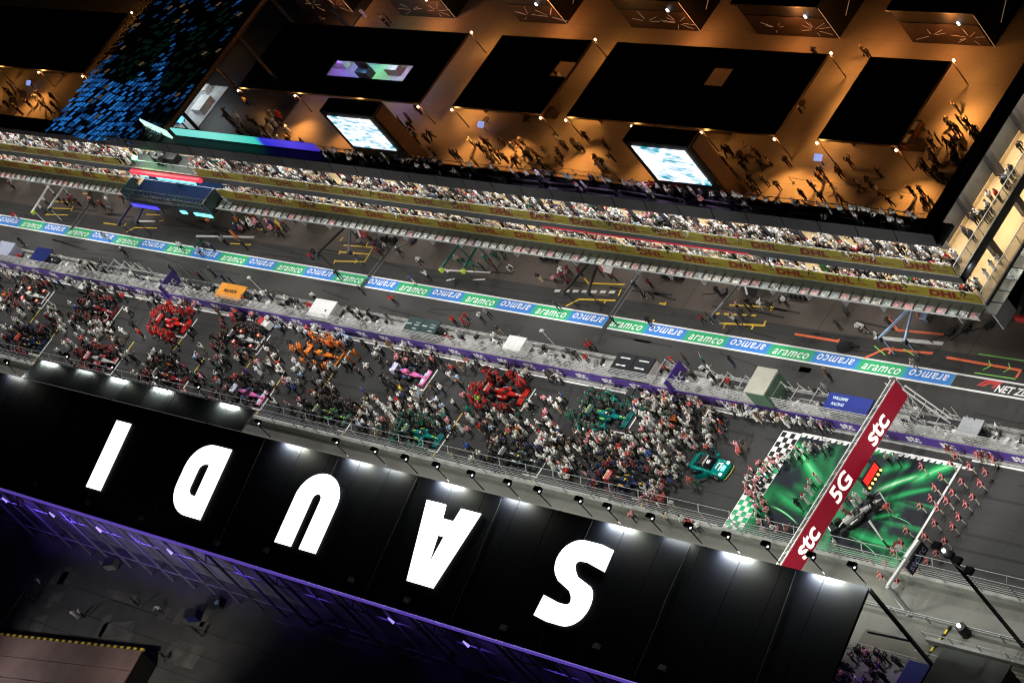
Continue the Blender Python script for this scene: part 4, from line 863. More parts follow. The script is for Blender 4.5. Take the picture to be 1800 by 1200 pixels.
# ---- pit stands
def stand(px, py, L, roofmat, label, frame=lsteel, text=None, tcol=None, two=False, D=1.7, h=2.55, tsize=.7, wall=None, bars=None):
    """px,py: photo pixel of the roof centre"""
    dd = RC.T @ np.array([px - 900, py - 600, FPX]); p = CAM + dd * ((-1.35 - CAM[1]) / dd[1]); cx, cy = p[0], -1.35; h = max(1.5, min(3.0, p[2] - .5))
    t = thing('pit_stand', label, 'pit stand', (cx, cy, .45), 0, 'team pit stands on the pit wall')
    hx = L / 2; f = MB()
    for sx in (-hx + .1, 0, hx - .1):
        for sy in (-D / 2 + .1, D / 2 - .1): f.tube((sx, sy, 0), (sx, sy, h), .05, 5)
    for sy in (-D / 2 + .1, D / 2 - .1): f.tube((-hx, sy, .9), (hx, sy, .9), .035, 5); f.tube((-hx, sy, h - .1), (hx, sy, h - .1), .04, 5)
    put(f.mesh('frame', frame), 'frame', t)
    put(MB().box(-hx, hx, -D / 2, D / 2, .35, .42).mesh('floor', dark), 'floor', t)
    put(MB().box(-hx + .1, hx - .1, -D / 2 + .1, -D / 2 + .6, 1.0, 1.08).mesh('desk', dark), 'desk', t)
    n = 2 if two else 1
    for k in range(n):
        a = -hx + 2 * hx * k / n + (.03 if k else 0); b = -hx + 2 * hx * (k + 1) / n - (.03 if k < n - 1 else 0)
        rf = put(MB().hexa([(a, -D / 2 - .15, h - .12), (b, -D / 2 - .15, h - .12), (b, D / 2 + .1, h), (a, D / 2 + .1, h), (a, -D / 2 - .15, h), (b, -D / 2 - .15, h), (b, D / 2 + .1, h + .15), (a, D / 2 + .1, h + .15)]).mesh('roof', roofmat), 'roof', t)
        if text:
            ts = text if isinstance(text, list) else [text]
            for j, s in enumerate(ts):
                put(text_mesh(s, tsize, .1, .015, 0, tcol, 1.0), 'lettering', rf, loc=((a + b) / 2 + (0 if len(ts) == 1 else -hx * .42), (len(ts) - 1) * .3 - j * .6, h + .1 + ((len(ts) - 1) * .3 - j * .6) * .08), rot=(.075, 0, 0))
        if bars:
            bmk = MB()
            for bx, by, bw, bh in bars: bmk.rbox((bx, by, by * .075 + h + .1), (bw, bh, .01))
            put(bmk.mesh('printed_mark', tcol), 'printed_mark', rf, loc=((a + b) / 2, 0, 0))
    if wall: put(MB().box(-hx, hx, -D / 2 - .1, -D / 2 - .02, .5, h - .15).mesh('front_screen', wall), 'front_screen', t); put(MB().box(hx - .02, hx + .04, -D / 2, D / 2, .45, h - .1).mesh('end_panel', wall), 'end_panel', t)
    mm = MB().box(-.3, .3, -.04, .04, 0, .4).mesh('monitor', mat('dark_monitor', (.02, .025, .03), .2)); sm = MB().box(-.2, .2, -.2, .2, 0, .08).box(-.2, .2, .15, .2, .08, .5).tube((0, 0, -.5), (0, 0, 0), .04, 5).mesh('seat', dark)
    k = -hx + .6
    while k < hx - .3: put(mm, 'monitor', t, loc=(k, -D / 2 + .35, 1.1)); put(sm, 'seat', t, loc=(k, .1, .95)); k += .95
    return t
stand(406, 513, 5.0, mat('orange_roof', (.85, .33, .03), .5, noise=.08), 'orange roofed pit stand with black lettering', text='McLAREN', tcol=black, tsize=.6)
stand(572, 548, 3.9, mat('white_roof', (.8, .8, .8), .5, noise=.04), 'plain white roofed pit stand with ribbed end', wall=mat('pale_mesh', (.55, .55, .55), .6), D=2.0)
stand(741, 574, 5.2, mat('dark_green_roof', (.035, .065, .065), .4, noise=.15), 'pit stand with two dark green roof panels', two=True, bars=[(-.8, .1, .8, .14), (.55, .35, .7, .08), (.5, .05, .8, .1), (.45, -.4, .7, .12)], tcol=mat('faint_green_print', (.5, .58, .6), .5, noise=0))
stand(908, 608, 2.7, white, 'small white peaked pit stand cabin', wall=white, D=1.5, h=1.9)
stand(1112, 643, 5.3, mat('black_roof', (.012, .014, .018), .4, noise=.2), 'white sided pit stand with black two panel roof', two=True, wall=white, D=2.1, bars=[(.05, .6, 1.4, .12), (-.5, -.25, .5, .16), (.0, -.25, .4, .1), (.4, -.25, .35, .18)], tcol=wlet)
stand(1337, 668, 2.6, mat('beige_roof', (.45, .45, .38), .6, noise=.08), 'pit stand with plain beige tilted roof and green screens', D=2.6, wall=mat('green_netting_panel', (.08, .15, .1), .6))
stand(1491, 709, 5.4, mat('royal_blue_roof', (.012, .03, .26), .45, noise=.08), 'royal blue roofed pit stand with white lettering', text=['WILLIAMS', 'RACING'], tcol=mat('pale_blue_print', (.6, .75, .9), .5, noise=0), tsize=.42, D=1.4)
stand(1705, 750, 2.4, mat('grey_translucent_roof', (.35, .37, .39), .4, noise=.1), 'small grey pit stand near the right edge of the pit wall', D=1.5)
stand(72, 447, 3.6, mat('navy_roof', (.01, .02, .12), .4), 'navy blue pit stand at the far left of the pit wall', frame=dark)
stand(8, 436, 3.6, mat('pale_blue_roof', (.35, .38, .5), .5), 'pale lilac pit stand cut by the left edge', wall=mat('lilac_panel', (.3, .3, .42), .5))
# ---- scaffold towers
for i, (px, py, L, h, lab) in enumerate(((232, 478, 7, 3.4, 'tangled scaffold of grey poles on the far left pit wall'), (185, 462, 4, 2.6, 'low black scaffold frame left of the tangled one'), (330, 505, 5.5, 4.2, 'tall dark lattice frame on the pit wall left of the orange stand'), (1285, 680, 6, 2.6, 'white scaffold frame left of the beige stand'), (1410, 705, 6, 2.6, 'white scaffold frame left of the blue stand'), (1640, 745, 7, 3.2, 'pale truss staircase right of the red gantry'), (1180, 665, 2.5, 3, 'glass sided scaffold gate right of the black roofed stand'))):
    p = W(px, py, .45 + h / 2); t = thing('scaffold', lab, 'scaffold', (p[0], -1.4, .45)); f = MB(); n = int(L / 1.1)
    for k in range(n + 1):
        x = -L / 2 + k * L / n
        for sy in (-.8, .8): f.tube((x, sy, 0), (x + random.uniform(-.2, .2), sy, h * random.uniform(.6, 1)), .035, 5)
        if k < n and k % 2 == 0:
            f.tube((x, -.8, 0), (x + L / n, -.8, h * .85), .035, 4); f.tube((x, .8, h * .85), (x + L / n, .8, .1), .035, 4); f.tube((x, -.8, h * .8), (x, .8, h * .8), .03, 4)
            f.tube((x, -.8, h * .55), (x + L / n, -.8, h * .55), .035, 4); f.tube((x, .8, h * .55), (x + L / n, .8, h * .55), .035, 4)
    put(f.mesh('frame', dark if i in (1, 2) else lsteel), 'frame', t); put(MB().box(-L / 2, L / 2, .3, .75, h * .3, h * .33).mesh('deck', dark), 'deck', t)
# ---- sponsor end boards
for px, py, lab, tx in ((285, 517, 'violet sponsor board standing across the pit wall left of the orange stand', 'stc'), (1184, 672, 'violet sponsor board standing across the pit wall right of the black roofed stand', 'stc')):
    p = W(px, py, 1.6); t = thing('sponsor_board', lab, 'sign board', (p[0], -1.7, .45), 0, 'violet end boards on the pit wall')
    bd = put(MB().box(-.05, .05, -1.3, 1.5, .1, 2.1).mesh('board', purple), 'board', t); put(text_mesh(tx, 1.5, 0, .03, 0, wlet, 1.0), 'lettering', bd, loc=(.056, .05, 1.05), rot=(PI / 2, 0, PI / 2)); put(MB().tube((-.6, -1, 0), (0, -1, 1.4), .04, 5).tube((-.6, 1, 0), (0, 1, 1.4), .04, 5).mesh('strut', steel), 'strut', t)
# ---- slim lamp masts on the pit wall
for i, (bx, by, h) in enumerate(((484, 519, 4.3), (984, 632, 4.0), (1628, 742, 2.0))):
    p = W(bx, by, .6); t = thing('wall_lamp_mast', ['slim lamp mast on the pit wall right of the orange stand', 'slim lamp mast on the pit wall right of the white cabin', 'short lamp mast by the foot of the red gantry'][i], 'lamp post', (p[0], -.8, .45))
    put(MB().tube((0, 0, 0), (0, 0, h), .05, 6).mesh('mast', lsteel), 'mast', t); put(MB().rbox((0, 0, h + .08), (.5, .3, .16)).mesh('lamp_head', lsteel), 'lamp_head', t)
# ---- garage booms (overhead pit gantries) and wing shaped sign panels
boomc = {'white': white, 'black': black, 'navy': mat('navy_boom', (.02, .02, .1), .4), 'green': mat('green_boom', (.0, .09, .07), .4), 'grey': mat('grey_boom', (.13, .13, .13), .4), 'blue': mat('pale_blue_boom', (.35, .5, .75), .4)}
tips = mat('neon_tip', (.6, .75, .05), .5)
for (a, b, c, w, lab) in (((85, 327), (57, 372), 'white', 1, 'left boom of the white pair at the far left garage'), ((112, 329), (85, 367), 'white', 0, 'right boom of the white pair at the far left garage'),
        ((243, 343), (208, 393), 'navy', 0, 'left navy boom beside the podium stage'), ((258, 352), (240, 390), 'navy', 0, 'right navy boom beside the podium stage'),
        ((611, 395), (557, 447), 'black', 0, 'long black boom left of the dark red wing panel'), ((617, 392), (613, 443), 'grey', 0, 'grey boom under the dark red wing panel'),
        ((806, 430), (775, 473), 'green', 1, 'left green boom with neon tip'), ((840, 430), (813, 475), 'green', 1, 'right green boom with neon tip'),
        ((1040, 457), (990, 515), 'black', 0, 'long black boom left of the white wing panel'), ((1052, 460), (1033, 515), 'black', 0, 'short black boom below the white wing panel'),
        ((1303, 495), (1252, 555), 'grey', 0, 'grey boom left of the black wing panel'), ((1608, 532), (1545, 595), 'blue', 0, 'left pale blue boom at the right end garage'), ((1606, 535), (1590, 600), 'blue', 0, 'right pale blue boom at the right end garage')):
    p = W(*a, 2.6); q = W(*b, 2.6); t = thing('pit_boom', lab, 'boom', (q[0], q[1], 0), 0, 'overhead booms in front of the garages')
    d = Vector((p[0] - q[0], p[1] - q[1], 0)); n = d.normalized().orthogonal() if False else Vector((-d.y, d.x, 0)).normalized() * .09
    put(MB().hexa([tuple(v + Vector((0, 0, z))) for z in (2.5, 2.72) for v in (-n, d - n, d + n, n)]).mesh('arm', boomc[c]), 'arm', t)
    put(MB().tube((d.x * .05, d.y * .05, 0), (d.x * .05, d.y * .05, 2.5), .05, 5).tube((d.x * .97, d.y * .97, 0), (d.x * .97, d.y * .97, 2.5), .07, 5).mesh('prop', boomc[c]), 'prop', t)
    put(MB().rbox((0, 0, 2.45), (.4, .4, .45)).mesh('gun_head', tips if w else dark), 'gun_head', t)
    put(MB().tube((d.x * .05 + .2, d.y * .05, 2.3), (.6, .2, .2), .025, 4).mesh('air_hose', black), 'air_hose', t)
for (px, lab, m_, m2) in ([(625, 396), (645, 400), (643, 418), (634, 417)], 'dark red wing shaped sign panel above a garage', mat('deep_red_panel', (.3, .012, .015), .5), white), ([(1050, 456), (1080, 462), (1073, 481), (1060, 477)], 'white wing shaped sign panel with red number five', white, redp), ([(1308, 494), (1338, 500), (1325, 524), (1314, 518)], 'black wing shaped sign panel with white marks', black, white), ([(1607, 530), (1637, 538), (1627, 562), (1616, 560)], 'pale blue wing shaped sign panel with orange edge', mat('pale_blue_panel', (.35, .48, .7), .5), ora):
    P_ = [W(*q, 3.0) for q in px]; t = thing('wing_panel', lab, 'sign panel', (P_[0][0], P_[0][1], 0), 0, 'wing shaped panels above the garages')
    pts = [(a[0] - P_[0][0], a[1] - P_[0][1]) for a in P_]; put(MB().prism(pts, 2.95, 3.05).mesh('panel', m_), 'panel', t); put(MB().tube((*pts[0], 0), (*pts[0], 2.95), .05, 5).mesh('post', dark), 'post', t)
    put(MB().tube((*pts[0], 3.1), (*pts[3], 3.1), .1, 5).mesh('edge_strip', m2), 'edge_strip', t)
# ---- tyre trolleys, jacks
trol_t = MB().tube((-.2, 0, .36), (.2, 0, .36), .36, 10).mesh('tyre', black)
for i, (px, py, lab, mt) in enumerate(((961, 455, 'left green handled wheel trolley', 'green'), (978, 457, 'right green handled wheel trolley', 'green'), (1176, 487, 'left red wheel trolley', None), (1198, 489, 'right red wheel trolley', None), (1399, 521, 'left white wheel trolley', 'white'), (1415, 523, 'right white wheel trolley', 'white'), (680, 422, 'left grey wheel trolley', 'grey'), (694, 424, 'right grey wheel trolley', 'grey'))):
    p = W(px, py); t = thing('wheel_trolley', lab + ' in front of the garages', 'trolley', (p[0], p[1], 0), 0, 'wheel trolleys outside the garages')
    M_ = boomc[mt] if mt else redp
    put(MB().tube((-.35, 0, .1), (-.35, 1.4, 1.0), .07, 5).tube((.35, 0, .1), (.35, 1.4, 1.0), .07, 5).tube((-.35, 1.4, 1), (.35, 1.4, 1), .07, 5).rbox((0, .2, .75), (.8, .5, .08)).mesh('frame', M_), 'frame', t)
    for s in (-1, 1): put(trol_t, 'tyre', t, loc=(s * .3, -.1, 0))
for i, (px, py, lab) in enumerate(((1268, 518, 'black pit jack lying left of the black wing panel'), (1372, 530, 'black pit jack near the white trolleys'), (1668, 590, 'black pit jack below the pale blue panel'), (1697, 585, 'slim black pit jack at the right end of the apron'), (1735, 578, 'black pit jack by the building corner'), (725, 428, 'black pit jack stack right of the red panel'))):
    p = W(px, py); t = thing('pit_jack', lab, 'jack', (p[0], p[1], 0), random.uniform(.6, 1.6), 'pit jacks on the apron')
    put(MB().tube((0, 0, .25), (-1.6, .2, .9), .05, 5).rbox((.3, 0, .2), (.9, .6, .25)).tube((-1.6, -.25, .9), (-1.6, .6, .9), .04, 5).mesh('body', black), 'body', t)
    for s in (-1, 1): put(MB().tube((.3, s * .32, .15), (.3, s * .42, .15), .15, 8).mesh('wheel', dark), 'wheel', t)
# ------------------------------------------------------------------ racing cars
carbon = mat('carbon_black', (.012, .012, .014), .35, noise=.1); tyrem = mat('tyre_black', (.012, .012, .012), .8, noise=.1)
def ring(x, hw, z0, z1, yc=0, k=8):
    return [(x, yc + hw * math.copysign(abs(math.cos(a)) ** .7, math.cos(a)), (z0 + z1) / 2 + (z1 - z0) / 2 * math.copysign(abs(math.sin(a)) ** .7, math.sin(a))) for a in [2 * PI * (i + .5) / k for i in range(k)]]
b = MB()
b.loft([ring(*q) for q in ((2.55, .09, .22, .32), (2.2, .13, .24, .42), (1.5, .17, .26, .56), (.9, .25, .14, .64), (.45, .33, .08, .7))], 0)
b.loft([ring(*q) for q in ((-.25, .3, .08, .95), (-.6, .27, .08, 1.0), (-1.2, .19, .1, .86), (-1.8, .13, .15, .62), (-2.3, .07, .2, .42))], 0)
b.loft([ring(.45, .33, .08, .55), ring(-.25, .32, .08, .6)], 0)
for s in (-1, 1):
    b.loft([ring(.5, .2, .22, .6, s * .5), ring(.1, .28, .1, .62, s * .52), ring(-.8, .26, .1, .5, s * .48), ring(-1.6, .1, .1, .3, s * .3)], 1)
b.rbox((.05, 0, .72), (.75, .44, .03), 0, 2)
for s in (-1, 1): b.rbox((-.2, s * .8, .12), (1.6, .12, .05), 0, 2); b.rbox((.62, s * .42, .45), (.1, .3, .25), 0, 2)
b.loft([ring(-1.3, .2, .12, .8), ring(-1.9, .14, .16, .58), ring(-2.32, .08, .2, .44)], 2)
body_me = b.mesh('body', [carbon, carbon, carbon], True)
body_me2 = None
floor_me = MB().prism([(1.1, .3), (.7, .7), (-1.4, .72), (-2.1, .45), (-2.1, -.45), (-1.4, -.72), (.7, -.7), (1.1, -.3)], .05, .09).mesh('floor', carbon)
fw = MB()
for i, (x, c, z) in enumerate(((2.5, .32, .1), (2.28, .26, .16), (2.1, .2, .22))): fw.hexa([(x - c / 2, -.92, z + .03), (x + c / 2, -.92, z), (x + c / 2, .92, z), (x - c / 2, .92, z + .03), (x - c / 2, -.92, z + .06), (x + c / 2, -.92, z + .02), (x + c / 2, .92, z + .02), (x - c / 2, .92, z + .06)], 0 if i else 1)
for s in (-1, 1): fw.box(1.95, 2.68, s * .94 - .02, s * .94 + .02, .06, .36, 1)
fw_me = fw.mesh('front_wing', [carbon, carbon])
rw = MB(); rw.hexa([(-2.55, -.5, .9), (-2.15, -.5, .84), (-2.15, .5, .84), (-2.55, .5, .9), (-2.55, -.5, .96), (-2.15, -.5, .88), (-2.15, .5, .88), (-2.55, .5, .96)], 0).hexa([(-2.72, -.5, 1.02), (-2.52, -.5, .95), (-2.52, .5, .95), (-2.72, .5, 1.02), (-2.72, -.5, 1.06), (-2.52, -.5, .98), (-2.52, .5, .98), (-2.72, .5, 1.06)], 1)
for s in (-1, 1): rw.box(-2.75, -2.1, s * .52 - .02, s * .52 + .02, .4, 1.06, 0)
rw.box(-2.4, -2.3, -.05, .05, .3, .9, 0); rw_me = rw.mesh('rear_wing', [carbon, carbon])
wmF = MB().tube((0, -.16, 0), (0, .16, 0), .35, 14).mesh('tyre', tyrem); wmR = MB().tube((0, -.2, 0), (0, .2, 0), .36, 14).mesh('tyre', tyrem)
rim_me = MB().tube((0, -.21, 0), (0, .21, 0), .22, 10).mesh('rim', dark)
halo = MB(); pts = [(.55, 0, .72)] + [(.3 - .75 * math.sin(t), .36 * s * math.sin(t), .98) for s in (1,) for t in (0,)]
halo.tube((.62, 0, .66), (.38, 0, .97), .035, 5)
for s in (-1, 1): halo.tube((.38, 0, .97), (.1, s * .3, .98), .04, 5).tube((.1, s * .3, .98), (-.4, s * .33, .86), .04, 5)
halo_me = halo.mesh('halo', carbon)
su_me = []
for s in (-1, 1):
    for ax in (1, -1):
        su = MB(); xw = 1.75 * ax; xi = 1.25 * ax
        su.tube((xi, s * .1, .45), (xw, s * .68, .4), .03, 4); su.tube((xw + .25 * ax, s * .1, .3), (xw, s * .68, .4), .03, 4)
        su_me.append(su.mesh('suspension', carbon))
lm_me = []
for s in (-1, 1): lm_me.append(MB().hexa([(-.9, s * .62, .5), (-.1, s * .70, .6), (-.1, s * .60, .63), (-.9, s * .5, .54), (-.9, s * .62, .51), (-.1, s * .70, .61), (-.1, s * .60, .64), (-.9, s * .5, .55)]).mesh('livery_mark', [wlet]))
for c_, z_ in (((-1.0, 0, .93), (.5, .1, .06)), ((1.7, 0, .535), (.35, .16, .03)), ((2.1, 0, .45), (.14, .2, .02)), ((-2.62, 0, 1.065), (.1, .7, .01))): lm_me.append(MB().rbox(c_, z_).mesh('livery_mark', [wlet]))
TEAM = {  # primary, secondary, wing, tyre-cover
    'pink': ((.78, .16, .42), (.03, .03, .04), (.62, .6, .8), None), 'red': ((.62, .018, .012), (.5, .015, .01), (.4, .01, .01), None), 'teal': ((.0, .15, .15), (.0, .09, .09), (.02, .07, .07), None),
    'orange': ((.75, .2, .02), (.04, .04, .045), (.75, .2, .02), None), 'navy': ((.01, .018, .07), (.015, .02, .05), (.4, .03, .03), None), 'bw': ((.55, .55, .55), (.02, .02, .02), (.03, .03, .03), (.55, .07, .03)),
    'black': ((.018, .02, .022), (.02, .04, .04), (.02, .03, .03), None), 'wred': ((.55, .55, .55), (.4, .03, .05), (.5, .12, .16), None), 'redblack': ((.22, .015, .02), (.03, .02, .025), (.03, .03, .03), None), 'greenblack': ((.02, .03, .03), (.03, .1, .08), (.03, .04, .04), None)}
def cpaint(c): return mat('car_paint_%02d_%02d_%02d' % tuple(int(x * 99) for x in c), c, .28, 0, noise=.08)
CSPEC = [('bw', 'black and white racing car with red tyre covers at the far left', 'black and white car'), ('redblack', 'black and dark red racing car boxed by white lines on the upper left grid', 'dark red upper car'), ('red', 'red racing car swarmed by red crew on the upper left', 'left red car'), ('bw', 'black racing car with white nose left of the orange crew', 'white nosed car'),
         ('orange', 'orange and black racing car swarmed by orange crew', 'orange car'), ('pink', 'bright pink racing car on the upper grid row', 'upper pink car'), ('red', 'red racing car right of the upper pink car', 'right red car'), ('teal', 'teal racing car at the front of the upper grid row', 'upper teal car'),
         ('navy', 'navy racing car with red wing at the lower far left', 'lower left navy car'), ('wred', 'white and red racing car near the left eaves of the grandstand', 'white and red car'), ('redblack', 'red and black racing car on the lower row near the eaves', 'dark red lower car'), ('pink', 'pink racing car on the lower grid row', 'lower pink car'),
         ('greenblack', 'black racing car with green accents on the lower grid row', 'green accented car'), ('teal', 'teal racing car on the lower grid row by the fence', 'lower teal car'), ('black', 'black racing car on the lower grid row', 'black lower car'), ('navy', 'navy racing car with red and yellow nose at the front of the lower row', 'front navy car')]
def make_car():
    r = thing('racing_car', 'x', 'racing car')
    put(body_me, 'body', r); put(floor_me, 'floor', r); put(fw_me, 'front_wing', r); put(rw_me, 'rear_wing', r); put(halo_me, 'halo', r); [put(q, 'suspension', r) for q in su_me]; [put(q, 'livery_mark', r) for q in lm_me]
    put(MB().loft([ring(.02, .12, .62, .86), ring(-.2, .13, .62, .88)]).mesh('driver_helmet', [white]), 'driver_helmet', r)
    for x, me in ((1.75, wmF), (-1.75, wmR)):
        for s in (-1, 1):
            w = put(me, 'tyre', r, loc=(x, s * .78, .35)); put(rim_me, 'rim', w)
    return r
cp_ = make_car(); ALLC = []
for i, ((x, y), (tm_, lab, short)) in enumerate(zip(CARS, CSPEC)):
    o = cp_ if i == 0 else copy_tree(cp_)
    o.location = (x, y, 0); o.rotation_euler = (0, 0, random.uniform(-.03, .03)); o['label'] = lab; o['group'] = 'racing cars lined up on the grid'; ALLC.append(o)
for o, (tm_, lab, short) in zip(ALLC, CSPEC):
    P_, S_, Wg, T_ = TEAM[tm_]
    for ch in o.children:
        n = ch.name.split('.')[0]
        def setm(ob, k, m):
            ob.material_slots[k].link = 'OBJECT'; ob.material_slots[k].material = m
        if n == 'body': setm(ch, 0, cpaint(P_)); setm(ch, 1, cpaint(S_)); setm(ch, 2, carbon)
        elif n == 'livery_mark': setm(ch, 0, cpaint({'pink': (.1, .2, .6), 'bw': (.02, .02, .02), 'orange': (.02, .02, .02), 'navy': (.7, .4, .02), 'greenblack': (.3, .6, .05), 'teal': (.35, .6, .05)}.get(tm_, (.7, .7, .7))))
        elif n == 'front_wing': setm(ch, 0, cpaint(S_ if tm_ != 'pink' else (.6, .6, .75))); setm(ch, 1, cpaint(P_))
        elif n == 'rear_wing': setm(ch, 0, cpaint(Wg)); setm(ch, 1, cpaint((.7, .7, .7) if tm_ in ('pink', 'bw', 'wred') else Wg))
        elif n == 'driver_helmet': setm(ch, 0, cpaint(random.choice([(.6, .5, .03), (.6, .05, .03), (.6, .6, .6), (.02, .1, .3)])))
        elif n == 'tyre' and T_: setm(ch, 0, cpaint(T_))
# green sports car (course car) in front of the grid
sc_ = thing('sports_car', 'metallic green sports coupe with both doors open in front of the crowd', 'car', (36.9, -9.5, 0), -.06)
gp = mat('metallic_green', (.0, .29, .26), .22, .35, noise=.05); gls = mat('dark_glass', (.008, .01, .012), .1)
def rr(x, hw, z0, z1): return [(x, hw * u, z0 + (z1 - z0) * v) for u, v in ((-1, .0), (-1.0, .55), (-.82, .95), (-.3, 1.0), (.3, 1.0), (.82, .95), (1.0, .55), (1, 0))]
put(MB().loft([rr(*q) for q in ((2.3, .55, .2, .5), (2.15, .86, .16, .68), (1.6, .97, .15, .82), (.9, .96, .15, .9), (.2, .93, .15, .92), (-.8, .96, .15, .95), (-1.6, .99, .16, 1.0), (-2.1, .92, .2, .92), (-2.25, .8, .25, .75))]).mesh('body', gp, True), 'body', sc_)
put(MB().loft([rr(*q) for q in ((.85, .72, .88, .9), (.1, .66, .88, 1.27), (-.7, .62, .9, 1.3), (-1.5, .66, .92, 1.02))]).mesh('glasshouse', gls, True), 'glasshouse', sc_)
put(MB().hexa([(.1, -.55, 1.285), (-.75, -.52, 1.31), (-.75, .52, 1.31), (.1, .55, 1.285), (.1, -.55, 1.3), (-.75, -.52, 1.33), (-.75, .52, 1.33), (.1, .55, 1.3)]).mesh('roof', black), 'roof', sc_)
put(MB().rbox((-.05, 0, 1.36), (.12, 1.0, .08)).mesh('light_bar', lsteel), 'light_bar', sc_)
for s in (-1, 1):
    d = put(MB().hexa([(.35, s * .98, .25), (-.65, s * 1.6, .25), (-.62, s * 1.66, .25), (.38, s * 1.04, .25), (.35, s * .98, .85), (-.65, s * 1.6, .9), (-.62, s * 1.66, .9), (.38, s * 1.04, .85)]).mesh('door', gp), 'door', sc_)
    put(MB().hexa([(.1, s * 1.12, .88), (-.6, s * 1.56, .92), (-.58, s * 1.59, .92), (.12, s * 1.15, .88), (0, s * 1.1, 1.2), (-.55, s * 1.45, 1.22), (-.53, s * 1.48, 1.22), (.02, s * 1.13, 1.2)]).mesh('door_glass', gls), 'door_glass', d)
    put(MB().rbox((2.02, s * .68, .68), (.3, .3, .1)).mesh('headlight', mat('headlight_lens', (.8, .85, .9), .2, emit=(.8, .9, 1), estr=1.0, noise=0)), 'headlight', sc_)
    put(MB().rbox((.6, s * 1.08, .95), (.2, .25, .12)).mesh('mirror', gp), 'mirror', sc_)
    for x in (1.42, -1.4):
        w = put(MB().tube((x, s * .78, .35), (x, s * 1.0, .35), .35, 14).mesh('tyre', tyrem), 'tyre', sc_); put(MB().tube((x, s * .99, .35), (x, s * 1.015, .35), .24, 10).mesh('rim', steel), 'rim', w)
put(MB().box(-2.5, -2.2, -.85, .85, 1.12, 1.17).box(-2.4, -2.3, -.6, -.55, .9, 1.12).box(-2.4, -2.3, .55, .6, .9, 1.12).mesh('rear_wing', black), 'rear_wing', sc_)
put(MB().prism([(2.2, -.95), (2.45, -.7), (2.55, 0), (2.45, .7), (2.2, .95), (2.3, .7), (2.38, 0), (2.3, -.7)], .1, .14).mesh('splitter', mat('gold_splitter', (.3, .25, .05), .4)), 'splitter', sc_)
put(MB().rbox((1.25, 0, .905), (.16, .75, .012)).rbox((1.65, 0, .86), (.18, .9, .012)).rbox((1.45, .3, .885), (.3, .14, .012)).mesh('bonnet_mark', wlet), 'bonnet_mark', sc_)
# display car shell on the carpet
dc = thing('display_car', 'black show car with white outlined wings standing on the green carpet', 'display car', (56.5, -11.2, 0), 1.0)
bc_ = put(body_me.copy(), 'body', dc); [put(q, 'livery_mark', dc) for q in lm_me]
for k_, c_ in ((0, (.55, .55, .55)), (1, (.03, .03, .03))): bc_.data.materials[k_] = cpaint(c_)
put(floor_me, 'floor', dc); put(fw_me, 'front_wing', dc); put(rw_me, 'rear_wing', dc)
for x, me in ((1.75, wmF), (-1.75, wmR)):
    for s in (-1, 1): put(me, 'tyre', dc, loc=(x, s * .78, .35))
put(MB().tube((2.7, -.9, .2), (2.7, .9, .2), .07, 5).tube((2.7, .9, .2), (1.9, .95, .2), .07, 5).tube((2.7, -.9, .2), (1.9, -.95, .2), .07, 5).tube((1.9, -.95, .2), (1.9, .95, .2), .06, 5).mesh('white_outline', white), 'white_outline', dc)
# camera jib and thin poles on the carpet
p = W(1565, 965); t = thing('camera_jib', 'white camera jib arm reaching over the right half of the green carpet', 'camera crane', (p[0], p[1], 0))
a_ = Vector(W(1528, 915, 3.2)) - Vector((p[0], p[1], 0)); put(MB().tube((0, 0, 1.4), tuple(a_), .06, 6, 0, .12).mesh('arm', white), 'arm', t); put(MB().tube((0, 0, 0), (0, 0, 1.4), .08, 6).tube((0, 0, .6), (.6, .3, 0), .04, 5).tube((0, 0, .6), (-.6, .3, 0), .04, 5).tube((0, 0, .6), (0, -.7, 0), .04, 5).mesh('tripod', dark), 'tripod', t)
p = W(1444, 968); t = thing('flag_pole', 'short pale pole by the lower end of the red gantry on the carpet', 'pole', (p[0], p[1], 0)); put(MB().tube((0, 0, 0), (-.2, .1, 2.2), .04, 5).mesh('pole', lsteel), 'pole', t)
# cantilever mast with dark sponsor boards at the right side of the carpet
P0 = W(1560, 1030, 4.0); P1 = W(1614, 950, 4.0)
t = thing('cantilever_mast', 'grey cantilever mast carrying a dark sponsor board at the right edge of the carpet', 'mast', (P0[0], P0[1], 0))
d = P1 - P0; put(MB().tube((0, 0, 4), (d[0] * .6, d[1] * .6, 4), .2, 8).tube((d[0] * .6, d[1] * .6, 4.05), (d[0], d[1], 4.0), .3, 8).tube((0, 0, 0), (0, 0, 4), .2, 8).mesh('mast', steel), 'mast', t)
put(MB().box(d[0] * .5 + .35, d[0] * .5 + .45, d[1] * .45, d[1] + .1, 2.7, 3.9).mesh('board', black), 'board', t)
for kk in (.62, .85): put(text_mesh('stc', 1.1, 0, .02, 0, mat('violet_print', (.35, .32, .6), .5, noise=0), 1), 'lettering', t, loc=(d[0] * .5 + .47, d[1] * kk, 3.3), rot=(PI / 2, 0, PI / 2))
p = W(1565, 1035); q = W(1600, 1085); t = thing('dotted_frame', 'steel lattice pole lying over the walkway beside the roof corner', 'frame', (p[0], p[1], 0))
put(MB().tube((0, 0, .3), (q[0] - p[0], q[1] - p[1], .3), .15, 6).mesh('pole', steel), 'pole', t)
